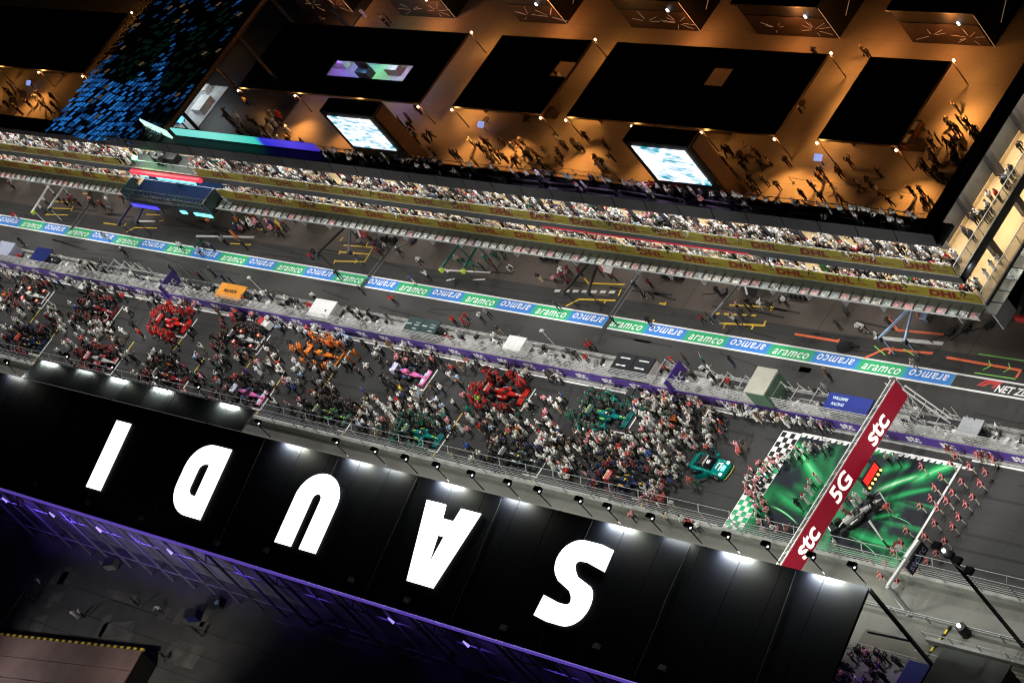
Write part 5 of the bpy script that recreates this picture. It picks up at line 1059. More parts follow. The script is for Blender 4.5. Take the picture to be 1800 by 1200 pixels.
# ------------------------------------------------------------------ lower right corner: light tower, hut, barriers
t = thing('light_tower', 'dark three headed light tower at the lower right corner', 'light tower', (79.8, -19.3, 0))
zz = 12.0
put(MB().tube((0, 0, 0), (0, 0, zz), .14, 8).tube((.5, -.1, 0), (0.2, 0, zz * .9), .07, 6).mesh('mast', dark), 'mast', t); put(MB().tube((-2.4, .8, zz), (2.2, -.8, zz), .09, 6).mesh('crossbar', dark), 'crossbar', t)
lmp = MB().rbox((0, .2, .1), (.7, .6, .35)).mesh('lamp_head', black)
for k, (x, y) in enumerate(((-2.2, .75), (-.5, .2), (.5, -.1), (2.1, -.75))): put(lmp, 'lamp_head', t, loc=(x, y, zz))
put(MB().tube((-1, .5, zz + .3), (-1, .52, zz + .5), .16, 8).mesh('lens', mat('lamp_lens', (.9, .9, .9), .3, emit=(1, 1, .95), estr=3, noise=0)), 'lens', t)
p = W(1700, 1115); t = thing('bollard_lamp', 'black drum shaped lamp on the service road at the lower right', 'lamp', (p[0], p[1], 0))
put(MB().tube((0, 0, 0), (0, 0, 1.2), .45, 10).mesh('drum', black), 'drum', t); put(MB().tube((-.1, 0, 1.2), (-.1, 0, 1.45), .16, 8).mesh('lens', MATS['lamp_lens']), 'lens', t)
p = W(1690, 1180, 2); t = thing('hut', 'flat roofed dark green hut at the lower right corner', 'hut', (p[0], p[1], 0)); put(MB().box(-2.2, 4.5, -3.5, 1.2, 0, 2.5).mesh('wall', mat('dark_green_hut', (.02, .03, .025), .6)), 'wall', t); put(MB().box(-2.4, 4.7, -3.7, 1.4, 2.5, 2.65).mesh('roof', mat('dark_hut_roof', (.025, .03, .028), .6)), 'roof', t)
p = W(1638, 1150); t = thing('striped_post', 'leaning yellow and black striped post beside the hut', 'post', (p[0], p[1], 0))
for k in range(7): put(MB().rbox((k * .1 - .3, k * .45, .06 + k * .02), (.22, .44, .1)).mesh('stripe', mat('hazard_yellow', (.6, .45, .03), .6) if k % 2 else black), 'stripe', t)
t = thing('service_wall', 'concrete retaining wall with steel rail behind the right end of the grandstand', 'wall', (85, -21, 0))
MB().box(71, 120, -21.2, -20.9, -.02, .8).build('wall', dconc, t); MB().tube((71, -21, 1.6), (120, -21, 1.6), .04, 5).tube((71, -22.6, 1.2), (120, -22.6, 1.2), .04, 5).build('rail', steel, t)
rp_ = MB().tube((0, 0, 0), (0, 0, .9), .04, 5).mesh('rail_post', steel)
for k in range(16): put(rp_, 'rail_post', t, loc=(71 - 85 + k * 3, 0, .8))
struct(MB().box(64, 130, -34, -21.25, -.05, .003), 'service_road', ground_mat('service_road_concrete', (.07, .064, .055), (.12, .112, .095), .3))
new_light('SPOT', 'service_light', (82, -25, 8.5), 420, (1, .95, .8), None, target=(76, -22, 0), spot_size=math.radians(75), spot_blend=.8, shadow_soft_size=.5)
new_light('POINT', 'violet_crowd_light', (69, -26, 4.5), 70, (.55, .3, 1), None, shadow_soft_size=.3)
st2 = thing('side_stand', 'small dark seating stand with violet lit spectators at the grandstand end', 'seating', (68, -25, 0))
for k in range(5): MB().box(61, 71.5, -23.6 - k - 1, -23.6 - k, 0, .5 + k * .4).build('seating_step', dconc, st2)
MB().tube((61, -23.3, 1.2), (71.8, -23.3, 1.2), .05, 5).tube((61, -23.3, .7), (71.8, -23.3, .7), .04, 5).build('rail', steel, st2); MB().box(71.5, 73.8, -26.5, -23.7, 0, 1.6).build('blue_cover', mat('blue_cover', (.01, .02, .15), .5), st2)
# ------------------------------------------------------------------ lower left: cabin with hazard tape, folded tape line
t = thing('site_cabin', 'long pinkish brown cabin roof edged with yellow and black tape in the lower left corner', 'cabin', (-30, -50, 0))
A = W(-10, 1114, 2.6); B = W(250, 1142, 2.6); C_ = W(296, 1177, 0)
rfm = mat('pinkish_cabin_roof', (.16, .10, .095), .65, noise=.35, scale=.25)
x0, x1, y1 = A[0] - 8, B[0], B[1]
ux, uy = (B - A)[0], (B - A)[1]; L_ = math.hypot(ux, uy); ux /= L_; uy /= L_
def cq(u, v): return (B[0] + ux * u + uy * v, B[1] + uy * u - ux * v)   # u along edge (negative = left), v away from the track
for k in range(4):
    pts = [cq(-50, k * 2.5 + .04), cq(0, k * 2.5 + .04), cq(0, k * 2.5 + 2.46), cq(-50, k * 2.5 + 2.46)]
    MB().prism([pts[3], pts[2], pts[1], pts[0]], 2.45, 2.6).build('roof_sheet', rfm, t)
pts = [cq(-50, .15), cq(-.1, .15), cq(-.1, 10), cq(-50, 10)]; MB().prism([pts[3], pts[2], pts[1], pts[0]], 0, 2.42).build('wall', mat('black_cabin_wall', (.008, .008, .008), .6), t)
tp_y, tp_b = MATS['hazard_yellow'], black
for k in range(60):
    a = -k * .55; mb = MB(); mb.prism([cq(a - .5, -.28), cq(a, -.28), cq(a, 0), cq(a - .5, 0)], 2.3, 2.55); mb.build('tape_block', tp_y if k % 2 == 0 else tp_b, t)
p = W(2, 1108); q = W(50, 1040); t = thing('barrier_tape', 'single yellow tape line stretched over the dark yard at the lower left', 'tape', (p[0], p[1], 0)); put(MB().tube((0, 0, .5), (q[0] - p[0], q[1] - p[1], .5), .04, 4).mesh('tape', tp_y), 'tape', t)
new_light('SPOT', 'yard_light', (-14, -52, 13), 4200, (1, .96, .82), None, target=(-20, -42, 0), spot_size=math.radians(105), spot_blend=1, shadow_soft_size=.25)
new_light('SPOT', 'yard_light', (-40, -56, 12), 3600, (.95, .92, .9), None, target=(-33, -45, 0), spot_size=math.radians(105), spot_blend=1, shadow_soft_size=.25)
# yard clutter: kerb line, cable runs, patches, barriers
mb = MB()
for i in range(16): x = random.uniform(-55, -2); y = random.uniform(-48, -39); mb.rbox((x, y, -.055), (random.uniform(1, 6), random.uniform(.8, 3), .01), random.uniform(0, .4))
tag(mb.build('yard_patch', mat('yard_patch', (.11, .105, .1), .85, noise=.4, scale=.5)), kind='structure')
mb = MB()
for k in range(4): y = -40.5 - k * 2.6; mb.box(-80, 40, y, y + .07, -.058, -.05)
tag(mb.build('yard_joint', black), kind='structure')
for i, (px, py, lab) in enumerate(((700, 1150, 'low pale kerb rail under the violet truss, right'), (560, 1120, 'low pale kerb rail under the violet truss, left'))):
    p = W(px, py); t = thing('kerb_rail', lab, 'rail', (p[0], p[1], 0)); put(MB().tube((-7, 0, .9), (7, 0, .9), .05, 5).tube((-7, 0, .5), (7, 0, .5), .04, 5).mesh('rail', dconc), 'rail', t)
    for k in range(5): put(MB().tube((-7 + k * 3.5, 0, 0), (-7 + k * 3.5, 0, .9), .05, 5).mesh('post', dconc), 'post', t)
for i, (px, py, lab) in enumerate(((345, 1085, 'blue covered equipment trolley in the dark yard'), (385, 1062, 'dark crate stack in the yard near the truss'), (200, 995, 'small crate in the yard below the truss'))):
    p = W(px, py); t = thing('crate', lab, 'crate', (p[0], p[1], 0), .3); put(MB().box(-.8, .8, -.5, .5, 0, .9).mesh('box', [mat('blue_cover', (.01, .02, .15), .5), dark, dconc][i]), 'box', t); put(MB().box(-.84, .84, -.54, .54, .9, 1.0).mesh('lid', dark), 'lid', t)

p = W(1487, 612); t = thing('draped_case', 'black draped equipment case standing alone on the pit lane', 'case', (p[0], p[1], 0), .4)
put(MB().loft([[(.9 * math.cos(a) * f, .5 * math.sin(a) * f, z) for a in [k * PI / 5 for k in range(10)]] for f, z in ((1.1, .01), (1.0, .35), (.8, .6), (.3, .68))]).mesh('cover', mat('black_drape', (.006, .006, .007), .9)), 'cover', t)
put(MB().tube((.6, 0, .4), (1.5, -.3, .05), .12, 6).mesh('loose_end', MATS['black_drape']), 'loose_end', t)
# ------------------------------------------------------------------ people
PAL = {'white': (.72, .72, .70), 'cream': (.6, .55, .45), 'black': (.014, .014, .016), 'charcoal': (.05, .05, .055), 'navy': (.012, .02, .07), 'grey': (.25, .25, .26), 'red': (.5, .018, .015), 'dark red': (.2, .02, .025), 'pink': (.72, .30, .34),
       'coral': (.68, .13, .12), 'rose': (.8, .2, .22), 'orange': (.8, .19, .02), 'teal': (.0, .2, .17), 'dark green': (.01, .08, .06), 'blue': (.03, .09, .42), 'pale blue': (.35, .5, .72), 'yellow': (.7, .5, .03), 'khaki': (.5, .38, .25), 'brown': (.13, .06, .03), 'purple': (.12, .03, .25), 'lime': (.35, .6, .05)}
SKIN = [(.30, .17, .11), (.19, .10, .065), (.38, .25, .18)]
def cloth(n): return mat('cloth_' + n.replace(' ', '_'), PAL[n], .8, noise=.12, scale=6)
skinm = [mat('skin_tone_%d' % i, c, .6, noise=0) for i, c in enumerate(SKIN)]
hairm = mat('dark_hair', (.012, .01, .009), .6, noise=0); shoem = mat('shoe_black', (.02, .02, .02), .5, noise=0); shoew = mat('shoe_white', (.6, .6, .6), .5, noise=0)
def person_mesh(pose, sub):
    robe = pose.startswith('robe'); J = {}; R = {}; Ed = []
    def j(n, x, y, z, rx, ry=None): J[n] = Vector((x, y, z)); R[n] = (rx, ry or rx)
    dz = -.42 if pose == 'crouch' else 0; ln = .22 if pose in ('lean', 'crouch') else .0
    j('pelvis', 0, 0, .95 + dz, .135, .105); j('waist', 0, .02 + ln * .3, 1.12 + dz, .125, .10); j('chest', 0, .02 + ln, 1.36 + dz - ln * .25, .165, .115); j('neck', 0, .01 + ln * 1.3, 1.50 + dz - ln * .4, .06)
    j('head', 0, .03 + ln * 1.5, 1.61 + dz - ln * .5, .088, .1); j('crown', 0, .015 + ln * 1.6, 1.72 + dz - ln * .55, .082, .09)
    Ed += [('pelvis', 'waist'), ('waist', 'chest'), ('chest', 'neck'), ('neck', 'head'), ('head', 'crown')]
    arms = {'stand': ((.26, -.02, 1.16), (.27, .06, .92)), 'robe': ((.25, 0, 1.17), (.24, .08, .94)), 'hands': ((.27, 0, 1.18), (.07, .22, 1.05)), 'walk': ((.27, .1, 1.18), (.26, .22, .98)), 'photo': ((.24, .25, 1.3), (.1, .36, 1.56)), 'hips': ((.37, -.06, 1.2), (.2, .07, 1.0)), 'crouch': ((.28, .3, 1.0), (.2, .5, .9)), 'lean': ((.3, .28, 1.12), (.18, .48, 1.08)), 'robehands': ((.27, 0, 1.18), (.08, .2, 1.06)), 'drum': ((.3, .1, 1.14), (.2, .36, 1.08)), 'point': ((.3, .18, 1.3), (.34, .42, 1.38)), 'up': ((.3, .06, 1.56), (.22, .14, 1.82)), 'phone': ((.27, .1, 1.18), (.14, .3, 1.32))}[pose]
    for s, n in ((-1, 'l'), (1, 'r')):
        bz = dz if pose == 'crouch' else 0; k = -1 if (pose == 'walk' and s < 0) else 1
        if s < 0 and pose in ('point', 'phone'): arms = ((.26, -.02, 1.16), (.27, .06, .92))
        elif s > 0 and pose == 'point': arms = ((.3, .18, 1.3), (.34, .42, 1.38))
        elif s > 0 and pose == 'phone': arms = ((.27, .1, 1.18), (.14, .3, 1.32))
        j('sh' + n, s * .185, .01 + ln, 1.41 + dz - ln * .25, .068); e, h = arms
        j('el' + n, s * e[0], e[1] * k, e[2] + bz, .05); j('wr' + n, s * h[0], h[1] * k, h[2] + bz, .038); v = (J['wr' + n] - J['el' + n]).normalized()
        q = J['wr' + n] + v * .13; j('ha' + n, q.x, q.y, q.z, .04, .026)
        Ed += [('chest', 'sh' + n), ('sh' + n, 'el' + n), ('el' + n, 'wr' + n), ('wr' + n, 'ha' + n)]
        if not robe:
            if pose == 'crouch': K, A = (s * .15, .36, .5), (s * .13, .05, .09)
            elif pose == 'walk': K, A = (s * .1, .12 * s + .06, .5), (s * .1, .3 * s - .02, .1)
            elif pose in ('point', 'phone'): K, A = (s * .11, .06 if s > 0 else 0, .5), (s * .12, .1 if s > 0 else -.06, .09)
            elif pose == 'hips': K, A = (s * .14, .02, .5), (s * .18, 0, .09)
            else: K, A = (s * .105, .02, .5), (s * .11, 0, .09)
            j('hi' + n, s * .095, 0, .88 + dz, .098); j('kn' + n, *K, .066); j('an' + n, *A, .046); j('to' + n, A[0] + s * .02, A[1] + .16, .04, .04, .035)
            Ed += [('pelvis', 'hi' + n), ('hi' + n, 'kn' + n), ('kn' + n, 'an' + n), ('an' + n, 'to' + n)]
    if robe:
        j('rh', 0, 0, .7, .19, .15); j('rk', 0, 0, .4, .21, .17); j('ra', 0, 0, .08, .23, .19); Ed += [('pelvis', 'rh'), ('rh', 'rk'), ('rk', 'ra')]
    names = list(J); me = bpy.data.meshes.new('t'); me.from_pydata([tuple(J[n]) for n in names], [(names.index(a), names.index(b)) for a, b in Ed], [])
    o = bpy.data.objects.new('t', me); COL.objects.link(o); md = o.modifiers.new('s', 'SKIN'); md.use_smooth_shade = True
    for i, n in enumerate(names):
        sv = me.skin_vertices[0].data[i]; sv.radius = R[n]; sv.use_root = (n == 'pelvis')
    if sub: o.modifiers.new('b', 'SUBSURF').levels = 1; o.modifiers[-1].render_levels = 1
    dg = bpy.context.evaluated_depsgraph_get(); dg.update(); out = bpy.data.meshes.new_from_object(o.evaluated_get(dg)); bpy.data.objects.remove(o); bpy.data.meshes.remove(me)
    if sub == 0: pass
    segs = []
    for a, b in Ed:
        nm = b[:2]
        sl = 0 if b in ('head', 'crown') else (0 if nm == 'ha' else (5 if nm == 'wr' else (4 if nm == 'to' else (2 if nm in ('kn', 'an', 'rk', 'ra') or nm == 'hi' or b == 'rh' else (6 if b == 'waist' else 1)))))
        segs.append((J[a], J[b], sl, b))
    out.materials.clear()
    for m_ in (skinm[0], cloth('white'), cloth('black'), hairm, shoem, cloth('white'), cloth('white')): out.materials.append(m_)
    if pose == 'drum': segs = [(a, b, 6 if q in ('waist', 'hil', 'hir') else sl, q) for a, b, sl, q in segs]
    idx = []
    for p in out.polygons:
        c = p.center; best = None
        for a, b, sl, nb in segs:
            d = b - a; t = max(0, min(1, (c - a).dot(d) / d.length_squared)); dd = (c - a - d * t).length
            if best is None or dd < best[0]: best = (dd, sl, nb)
        sl = best[1]
        if best[2] in ('head', 'crown'):
            fz = c - J['head']; sl = 3 if (fz.z > .06 or fz.y < -.01) else 0
            if robe and not (fz.y > .055 and fz.z < .09): sl = 3
        if robe and sl == 4: sl = 2
        if best[2] == 'neck' and robe: sl = 3
        idx.append(sl)
    out.polygons.foreach_set('material_index', idx); out.polygons.foreach_set('use_smooth', [True] * len(idx)); out.name = 'person'
    return out
POSES = ['stand', 'hands', 'walk', 'photo', 'hips', 'crouch', 'lean', 'drum', 'robe', 'robehands', 'point', 'up', 'phone']
HI = {p: person_mesh(p, 1) for p in POSES}; LO = {p: person_mesh(p, 0) for p in POSES}
PEOPLE = []; GRIDH = {}
def free(x, y, z, r=.42):
    k = (int(x), int(y), int(z))
    for i in (-1, 0, 1):
        for j in (-1, 0, 1):
            for q in GRIDH.get((k[0] + i, k[1] + j, k[2]), []):
                if (q[0] - x) ** 2 + (q[1] - y) ** 2 < r * r: return False
    return True
def incar(x, y):
    for cx, cy in CARS:
        if abs(x - cx) < 3.0 and -1.6 < y - cy < 1.12: return True
    if abs(x - 36.9) < 2.8 and abs(y + 9.5) < 1.75: return True
    return False
def P(x, y, z=0, shirt='white', tr='black', pose=None, head=None, rz=None, zone='grid', sleeve=None, w=1.0, force=False):
    if not force and (not free(x, y, z) or (z < .2 and incar(x, y))): return False
    GRIDH.setdefault((int(x), int(y), int(z)), []).append((x, y))
    if pose is None: pose = random.choice(['stand', 'stand', 'hands', 'walk', 'walk', 'hips', 'photo', 'point', 'phone', 'phone', 'up'])
    if head is None: head = 'hair' if random.random() < .62 else random.choice(['white', 'black', 'black', 'cap', 'charcoal'])
    if head == 'cap': head = shirt
    PEOPLE.append(dict(x=x, y=y, z=z, shirt=shirt, tr=tr, pose=pose, head=head, rz=random.uniform(0, 6.28) if rz is None else rz, zone=zone, sleeve=random.random() < .5 if sleeve is None else sleeve, w=w, s=random.uniform(.95, 1.06), sk=random.randrange(3)))
    return True
def robe(x, y, z=0, head='white', **k): return P(x, y, z, 'white', 'white', random.choice(['robe', 'robe', 'robehands']), head, sleeve=True, **k)
def PX(px, py, shirt='white', tr='black', pose=None, head=None, zone='grid', **k):
    p = W(px, py); return P(p[0], p[1], 0, shirt, tr, pose, head, zone=zone, force=True, **k)
def RX(px, py, head='white', zone='grid', **k):
    p = W(px, py); return P(p[0], p[1], 0, 'white', 'white', random.choice(['robe', 'robehands']), head, zone=zone, force=True, sleeve=True, **k)
DN = -PI / 2
# --- traced : formation of helpers right of the carpet (feet)
F4 = [(1130, 930), (1270, 1000), (1225, 1080), (1195, 1150), (1370, 850), (1330, 905), (1470, 930), (1410, 1030), (1350, 1110), (1510, 840), (1580, 970), (1545, 1050), (1490, 1140), (1310, 1170), (1630, 880), (1440, 1195), (1120, 1205), (1240, 1215)]
for a, b in F4: PX(1350 + a / 4, 600 + b / 4, 'rose', 'cream', 'drum', random.choice(['rose', 'coral', 'hair']), 'formation', rz=2.6 + random.uniform(-.2, .2), sleeve=True)
F8 = [(1225, 125), (1350, 150), (1395, 85), (1155, 220), (1295, 250), (1230, 330), (1170, 395), (1025, 175), (985, 260), (935, 330), (870, 400), (1000, 430), (1100, 455), (840, 495), (955, 525), (1100, 300)]
for a, b in F8: PX(1350 + a / 4, 900 + b / 4, 'rose', 'cream', 'drum', random.choice(['rose', 'coral', 'hair']), 'formation', rz=2.6 + random.uniform(-.2, .2), sleeve=True)
NFORM = len(PEOPLE)
# --- on the carpet (zoom origin 1260,740 scale 5.453)
z5 = lambda a, b: (1260 + a / 5.453, 740 + b / 5.453)
for a, b in ((900, 800), (1010, 600), (935, 720)): RX(*z5(a, b), head='red', zone='carpet')
PX(*z5(960, 660), 'white', 'black', 'stand', 'red', 'carpet')
PX(*z5(830, 850), 'black', 'black', 'walk', 'hair', 'carpet')
for a, b, c in ((815, 320, 'pink'), (905, 300, 'white'), (960, 300, 'white'), (880, 360, 'white'), (830, 400, 'white'), (950, 340, 'white'), (1050, 330, 'white'), (1095, 260, 'white'), (1110, 300, 'white'), (750, 410, 'white'), (690, 440, 'white')): PX(*z5(a, b), c, 'black', None, None, 'carpet')
L1 = [(600, 470), (545, 490), (520, 530), (475, 560), (455, 600), (430, 640), (420, 690), (440, 740), (420, 800), (440, 880), (450, 960), (480, 1040), (500, 1110)]
L2 = [(670, 430), (560, 430), (470, 470), (400, 530), (360, 620), (345, 680), (350, 740), (380, 760), (480, 790), (505, 860), (540, 920), (560, 1000), (590, 1090), (650, 1110), (730, 1100)]
for a, b in L1 + L2: PX(*z5(a + random.uniform(-8, 8), b + random.uniform(-5, 5)), 'pink' if random.random() < .7 else 'white', 'black' if random.random() < .7 else 'charcoal', random.choice(['hands', 'drum', 'stand']), random.choice(['hair', 'red', 'white']), 'carpet edge')
z48 = lambda a, b: (1380 + a / 4.8, 760 + b / 4.8)
for a, b, c, d in ((905, 270, 'white', 'black'), (995, 270, 'grey', 'black'), (780, 660, 'black', 'black'), (910, 690, 'coral', 'khaki'), (470, 990, 'white', 'black'), (600, 740, 'dark red', 'black'), (530, 700, 'pink', 'charcoal'), (740, 570, 'white', 'black'), (60, 860, 'brown', 'black'), (110, 900, 'black', 'black'), (540, 600, 'pink', 'charcoal')): PX(*z48(a, b), c, d, None, None, 'carpet')
RX(*z48(620, 650), head='red', zone='carpet'); RX(*z48(650, 600), head='white', zone='carpet')
# --- pit lane (feet)
PL = [(33, 387, 'red', 'white'), (44, 431, 'black', 'black'), (80, 373, 'white', 'charcoal'), (86, 360, 'white', 'black'), (27, 333, 'dark red', 'black'), (167, 360, 'pink', 'black'), (196, 360, 'white', 'grey'), (222, 355, 'dark red', 'black'), (170, 365, 'black', 'black'), (292, 372, 'navy', 'black'), (376, 397, 'orange', 'charcoal'), (193, 424, 'grey', 'pale blue'), (324, 440, 'white', 'black'), (358, 450, 'pale blue', 'black'), (362, 437, 'dark green', 'black'), (378, 440, 'grey', 'navy'), (225, 450, 'black', 'black'), (358, 493, 'dark red', 'black'), (380, 486, 'black', 'black'), (400, 497, 'navy', 'black'), (412, 500, 'navy', 'black'), (309, 480, 'black', 'black'),
      (450, 385, 'orange', 'orange'), (425, 395, 'orange', 'black'), (418, 420, 'orange', 'orange'), (445, 375, 'orange', 'black'), (400, 430, 'grey', 'black'), (436, 438, 'black', 'black'), (498, 404, 'yellow', 'yellow'), (521, 393, 'black', 'black'), (554, 459, 'red', 'black'), (560, 453, 'black', 'black'), (602, 491, 'black', 'black'), (643, 519, 'black', 'black'), (699, 536, 'red', 'black'), (710, 451, 'black', 'black'), (745, 466, 'white', 'black'), (758, 492, 'white', 'black'), (732, 500, 'blue', 'cream'), (664, 431, 'black', 'black'), (655, 425, 'charcoal', 'black'),
      (825, 470, 'dark green', 'dark green'), (838, 475, 'teal', 'dark green'), (855, 478, 'dark green', 'black'), (862, 465, 'teal', 'dark green'), (880, 460, 'dark green', 'dark green'), (888, 450, 'teal', 'dark green'), (875, 475, 'brown', 'black'), (812, 465, 'cream', 'dark green'), (828, 565, 'red', 'black'), (822, 572, 'red', 'red'), (806, 573, 'red', 'black'), (852, 566, 'white', 'black'), (865, 559, 'grey', 'black'), (884, 588, 'charcoal', 'khaki'),
      (560, 530, 'white', 'black'), (956, 497, 'black', 'khaki'), (987, 546, 'charcoal', 'dark green'), (1085, 572, 'black', 'black'), (1149, 575, 'black', 'black'), (1241, 570, 'dark red', 'black'), (1254, 567, 'black', 'black'), (1305, 560, 'charcoal', 'black'), (1300, 572, 'white', 'black'), (1312, 572, 'charcoal', 'charcoal'), (1345, 545, 'white', 'grey'), (1270, 522, 'black', 'black'), (1549, 598, 'white', 'charcoal'), (1464, 668, 'brown', 'black'), (1460, 693, 'grey', 'black'), (1446, 701, 'black', 'black'), (1614, 650, 'cream', 'khaki'),
      (1293, 643, 'black', 'navy'), (1244, 643, 'teal', 'dark green'), (1211, 638, 'brown', 'charcoal'), (1190, 643, 'red', 'red'), (1180, 658, 'red', 'black'), (1245, 660, 'white', 'black'), (1255, 658, 'white', 'black'), (1045, 620, 'red', 'black'), (1050, 615, 'dark red', 'black'), (1040, 640, 'red', 'black')]
for a, b, c, d in PL: PX(a, b, c, d, None, None, 'pit lane')
for i in range(62):
    x = random.choice([-95, -88, -55, -50, -30, -8, 2, 14, 30, 45]) + random.gauss(0, 2.2); c = random.choice([('white', 'black'), ('pink', 'black'), ('dark red', 'black'), ('black', 'black'), ('charcoal', 'black'), ('navy', 'black'), ('grey', 'charcoal')])
    P(x, random.uniform(7.6, 9.4), 0, c[0], c[1], random.choice(['stand', 'crouch', 'hands', 'lean']), random.choice(['white', 'black', 'hair', 'cap']), zone='pit lane')
# --- standing on the pit wall
for a, b in ((455, 525), (470, 527), (480, 528), (490, 530), (510, 537), (533, 541), (625, 553), (638, 558), (655, 560), (690, 566), (1729, 757), (1225, 668), (1262, 672), (1545, 726), (1760, 760), (340, 505), (150, 470), (120, 462), (880, 598), (965, 622), (1010, 630)):
    p = W(a, b, .45); P(p[0], max(-2.2, min(-.6, p[1])), .45, random.choice(['white', 'black', 'charcoal', 'white']), random.choice(['black', 'black', 'grey']), random.choice(['lean', 'stand', 'hands']), None, zone='pit wall', force=True)
for i in range(46):
    x = random.uniform(-100, 60); P(x, random.uniform(-2.1, -.7), .45, random.choice(['white', 'black', 'navy', 'grey', 'red']), 'black', random.choice(['lean', 'stand', 'hands']), None, zone='pit wall')
# --- traced on the grid (zoom origin 640,620 scale 6)
z6 = lambda a, b: (640 + a / 6, 620 + b / 6)
TG = [(180, 85, 'white', 'black'), (350, 560, 'white', 'black'), (350, 650, 'white', 'black'), (440, 640, 'white', 'black'), (560, 700, 'teal', 'dark green'), (720, 690, 'white', 'black'), (1000, 590, 'white', 'black'), (860, 430, 'white', 'charcoal'), (1040, 330, 'pale blue', 'grey'), (1155, 660, 'teal', 'teal'), (1385, 740, 'white', 'black'), (1410, 760, 'cream', 'black'), (1290, 640, 'red', 'black'), (1200, 590, 'red', 'black'), (1270, 500, 'red', 'red'), (970, 860, 'pale blue', 'black'), (850, 810, 'white', 'black'), (1150, 870, 'pink', 'black'), (1330, 860, 'black', 'black'), (1470, 990, 'white', 'black'), (1780, 630, 'white', 'black'), (1670, 910, 'cream', 'khaki'), (1000, 1150, 'khaki', 'black'), (1150, 1050, 'blue', 'black'), (1280, 1130, 'white', 'black'), (1200, 1190, 'white', 'charcoal'), (1370, 960, 'black', 'black'), (800, 390, 'black', 'black'), (760, 420, 'brown', 'black'), (640, 500, 'pale blue', 'black'), (700, 560, 'charcoal', 'black'), (900, 250, 'charcoal', 'black'), (1060, 380, 'brown', 'black'), (1000, 230, 'red', 'black'), (960, 300, 'white', 'grey'), (830, 560, 'white', 'black'), (1110, 520, 'pink', 'charcoal'), (1270, 560, 'lime', 'black'), (1340, 260, 'red', 'red'), (1470, 290, 'red', 'red'), (1380, 330, 'red', 'red'), (1700, 400, 'red', 'red'), (1440, 630, 'red', 'red'), (1250, 480, 'red', 'red'), (1200, 450, 'red', 'red'), (450, 440, 'yellow', 'cream'), (200, 560, 'red', 'black'), (60, 470, 'blue', 'black')]
for a, b, c, d in TG: PX(*z6(a, b), c, d, None, None, 'grid')
for a, b, h in ((640, 640, 'white'), (1170, 745, 'pink'), (1055, 835, 'white'), (1725, 870, 'white'), (220, 590, 'pink'), (90, 610, 'white')): RX(*z6(a, b), head=h)
zL = lambda a, b: (a / 6, 480 + b / 6)
for a, b, h in ((700, 640, 'red'), (880, 720, 'white'), (980, 770, 'red'), (1090, 660, 'red'), (1060, 690, 'pink'), (900, 640, 'white'), (820, 800, 'pink'), (1350, 670, 'white')): RX(*zL(a, b), head=h)
for a, b, c, d in ((1400, 450, 'white', 'black'), (240, 560, 'white', 'black'), (600, 510, 'white', 'charcoal'), (150, 670, 'black', 'black'), (1220, 740, 'brown', 'khaki'), (1310, 740, 'charcoal', 'khaki'), (1410, 900, 'white', 'black'), (1350, 930, 'white', 'black'), (1280, 900, 'charcoal', 'black'), (1660, 340, 'white', 'black'), (1590, 340, 'cream', 'black'), (60, 810, 'black', 'black'), (1760, 900, 'white', 'black'), (460, 690, 'black', 'black'), (1640, 930, 'white', 'black')): PX(*zL(a, b), c, d)
zM = lambda a, b: (340 + a / 6, 470 + b / 6)
for a, b, c, d in ((150, 900, 'white', 'khaki'), (360, 1060, 'white', 'black'), (310, 1180, 'white', 'black'), (740, 1060, 'pink', 'white'), (850, 1060, 'white', 'black'), (960, 1160, 'white', 'black'), (1130, 1140, 'white', 'charcoal'), (1490, 1120, 'white', 'black'), (1440, 1190, 'white', 'black'), (620, 1170, 'purple', 'charcoal'), (1760, 960, 'orange', 'orange'), (1700, 1010, 'orange', 'orange'), (1210, 1040, 'orange', 'orange'), (1150, 940, 'orange', 'black'), (840, 930, 'white', 'black'), (1310, 350, 'white', 'black'), (800, 900, 'black', 'black')): PX(*zM(a, b), c, d)
# around the sports car
for a, b, c, d in ((1307, 795, 'pink', 'black'), (1315, 790, 'charcoal', 'khaki'), (1310, 805, 'coral', 'black'), (1232, 800, 'pink', 'black'), (1252, 798, 'coral', 'black'), (1224, 857, 'coral', 'dark green'), (1232, 860, 'dark green', 'dark green'), (1258, 790, 'white', 'white'), (1190, 895, 'white', 'khaki'), (1210, 925, 'white', 'black'), (1222, 931, 'red', 'black'), (1235, 935, 'white', 'charcoal'), (1182, 920, 'cream', 'charcoal'), (1120, 915, 'pink', 'black')): PX(a, b, c, d)
# --- crews around each car
CREW = {'bw': [('charcoal', 'black', 3), ('dark red', 'black', 2), ('black', 'black', 3)], 'redblack': [('black', 'black', 4), ('dark red', 'black', 2)], 'red': [('red', 'red', 9), ('dark red', 'red', 2), ('red', 'black', 2)], 'orange': [('orange', 'orange', 7), ('orange', 'black', 3), ('black', 'black', 2)],
        'pink': [('black', 'black', 5), ('charcoal', 'black', 3), ('pink', 'black', 1)], 'teal': [('dark green', 'dark green', 5), ('teal', 'dark green', 3), ('dark green', 'black', 2)], 'navy': [('navy', 'navy', 3), ('dark red', 'black', 3), ('navy', 'black', 2)], 'wred': [('dark red', 'black', 4), ('navy', 'black', 2)], 'greenblack': [('black', 'black', 5), ('charcoal', 'black', 2)], 'black': [('navy', 'black', 4), ('black', 'black', 4)]}
NC = [24, 30, 28, 30, 24, 20, 21, 30, 28, 32, 22, 24, 26, 30, 24, 34]
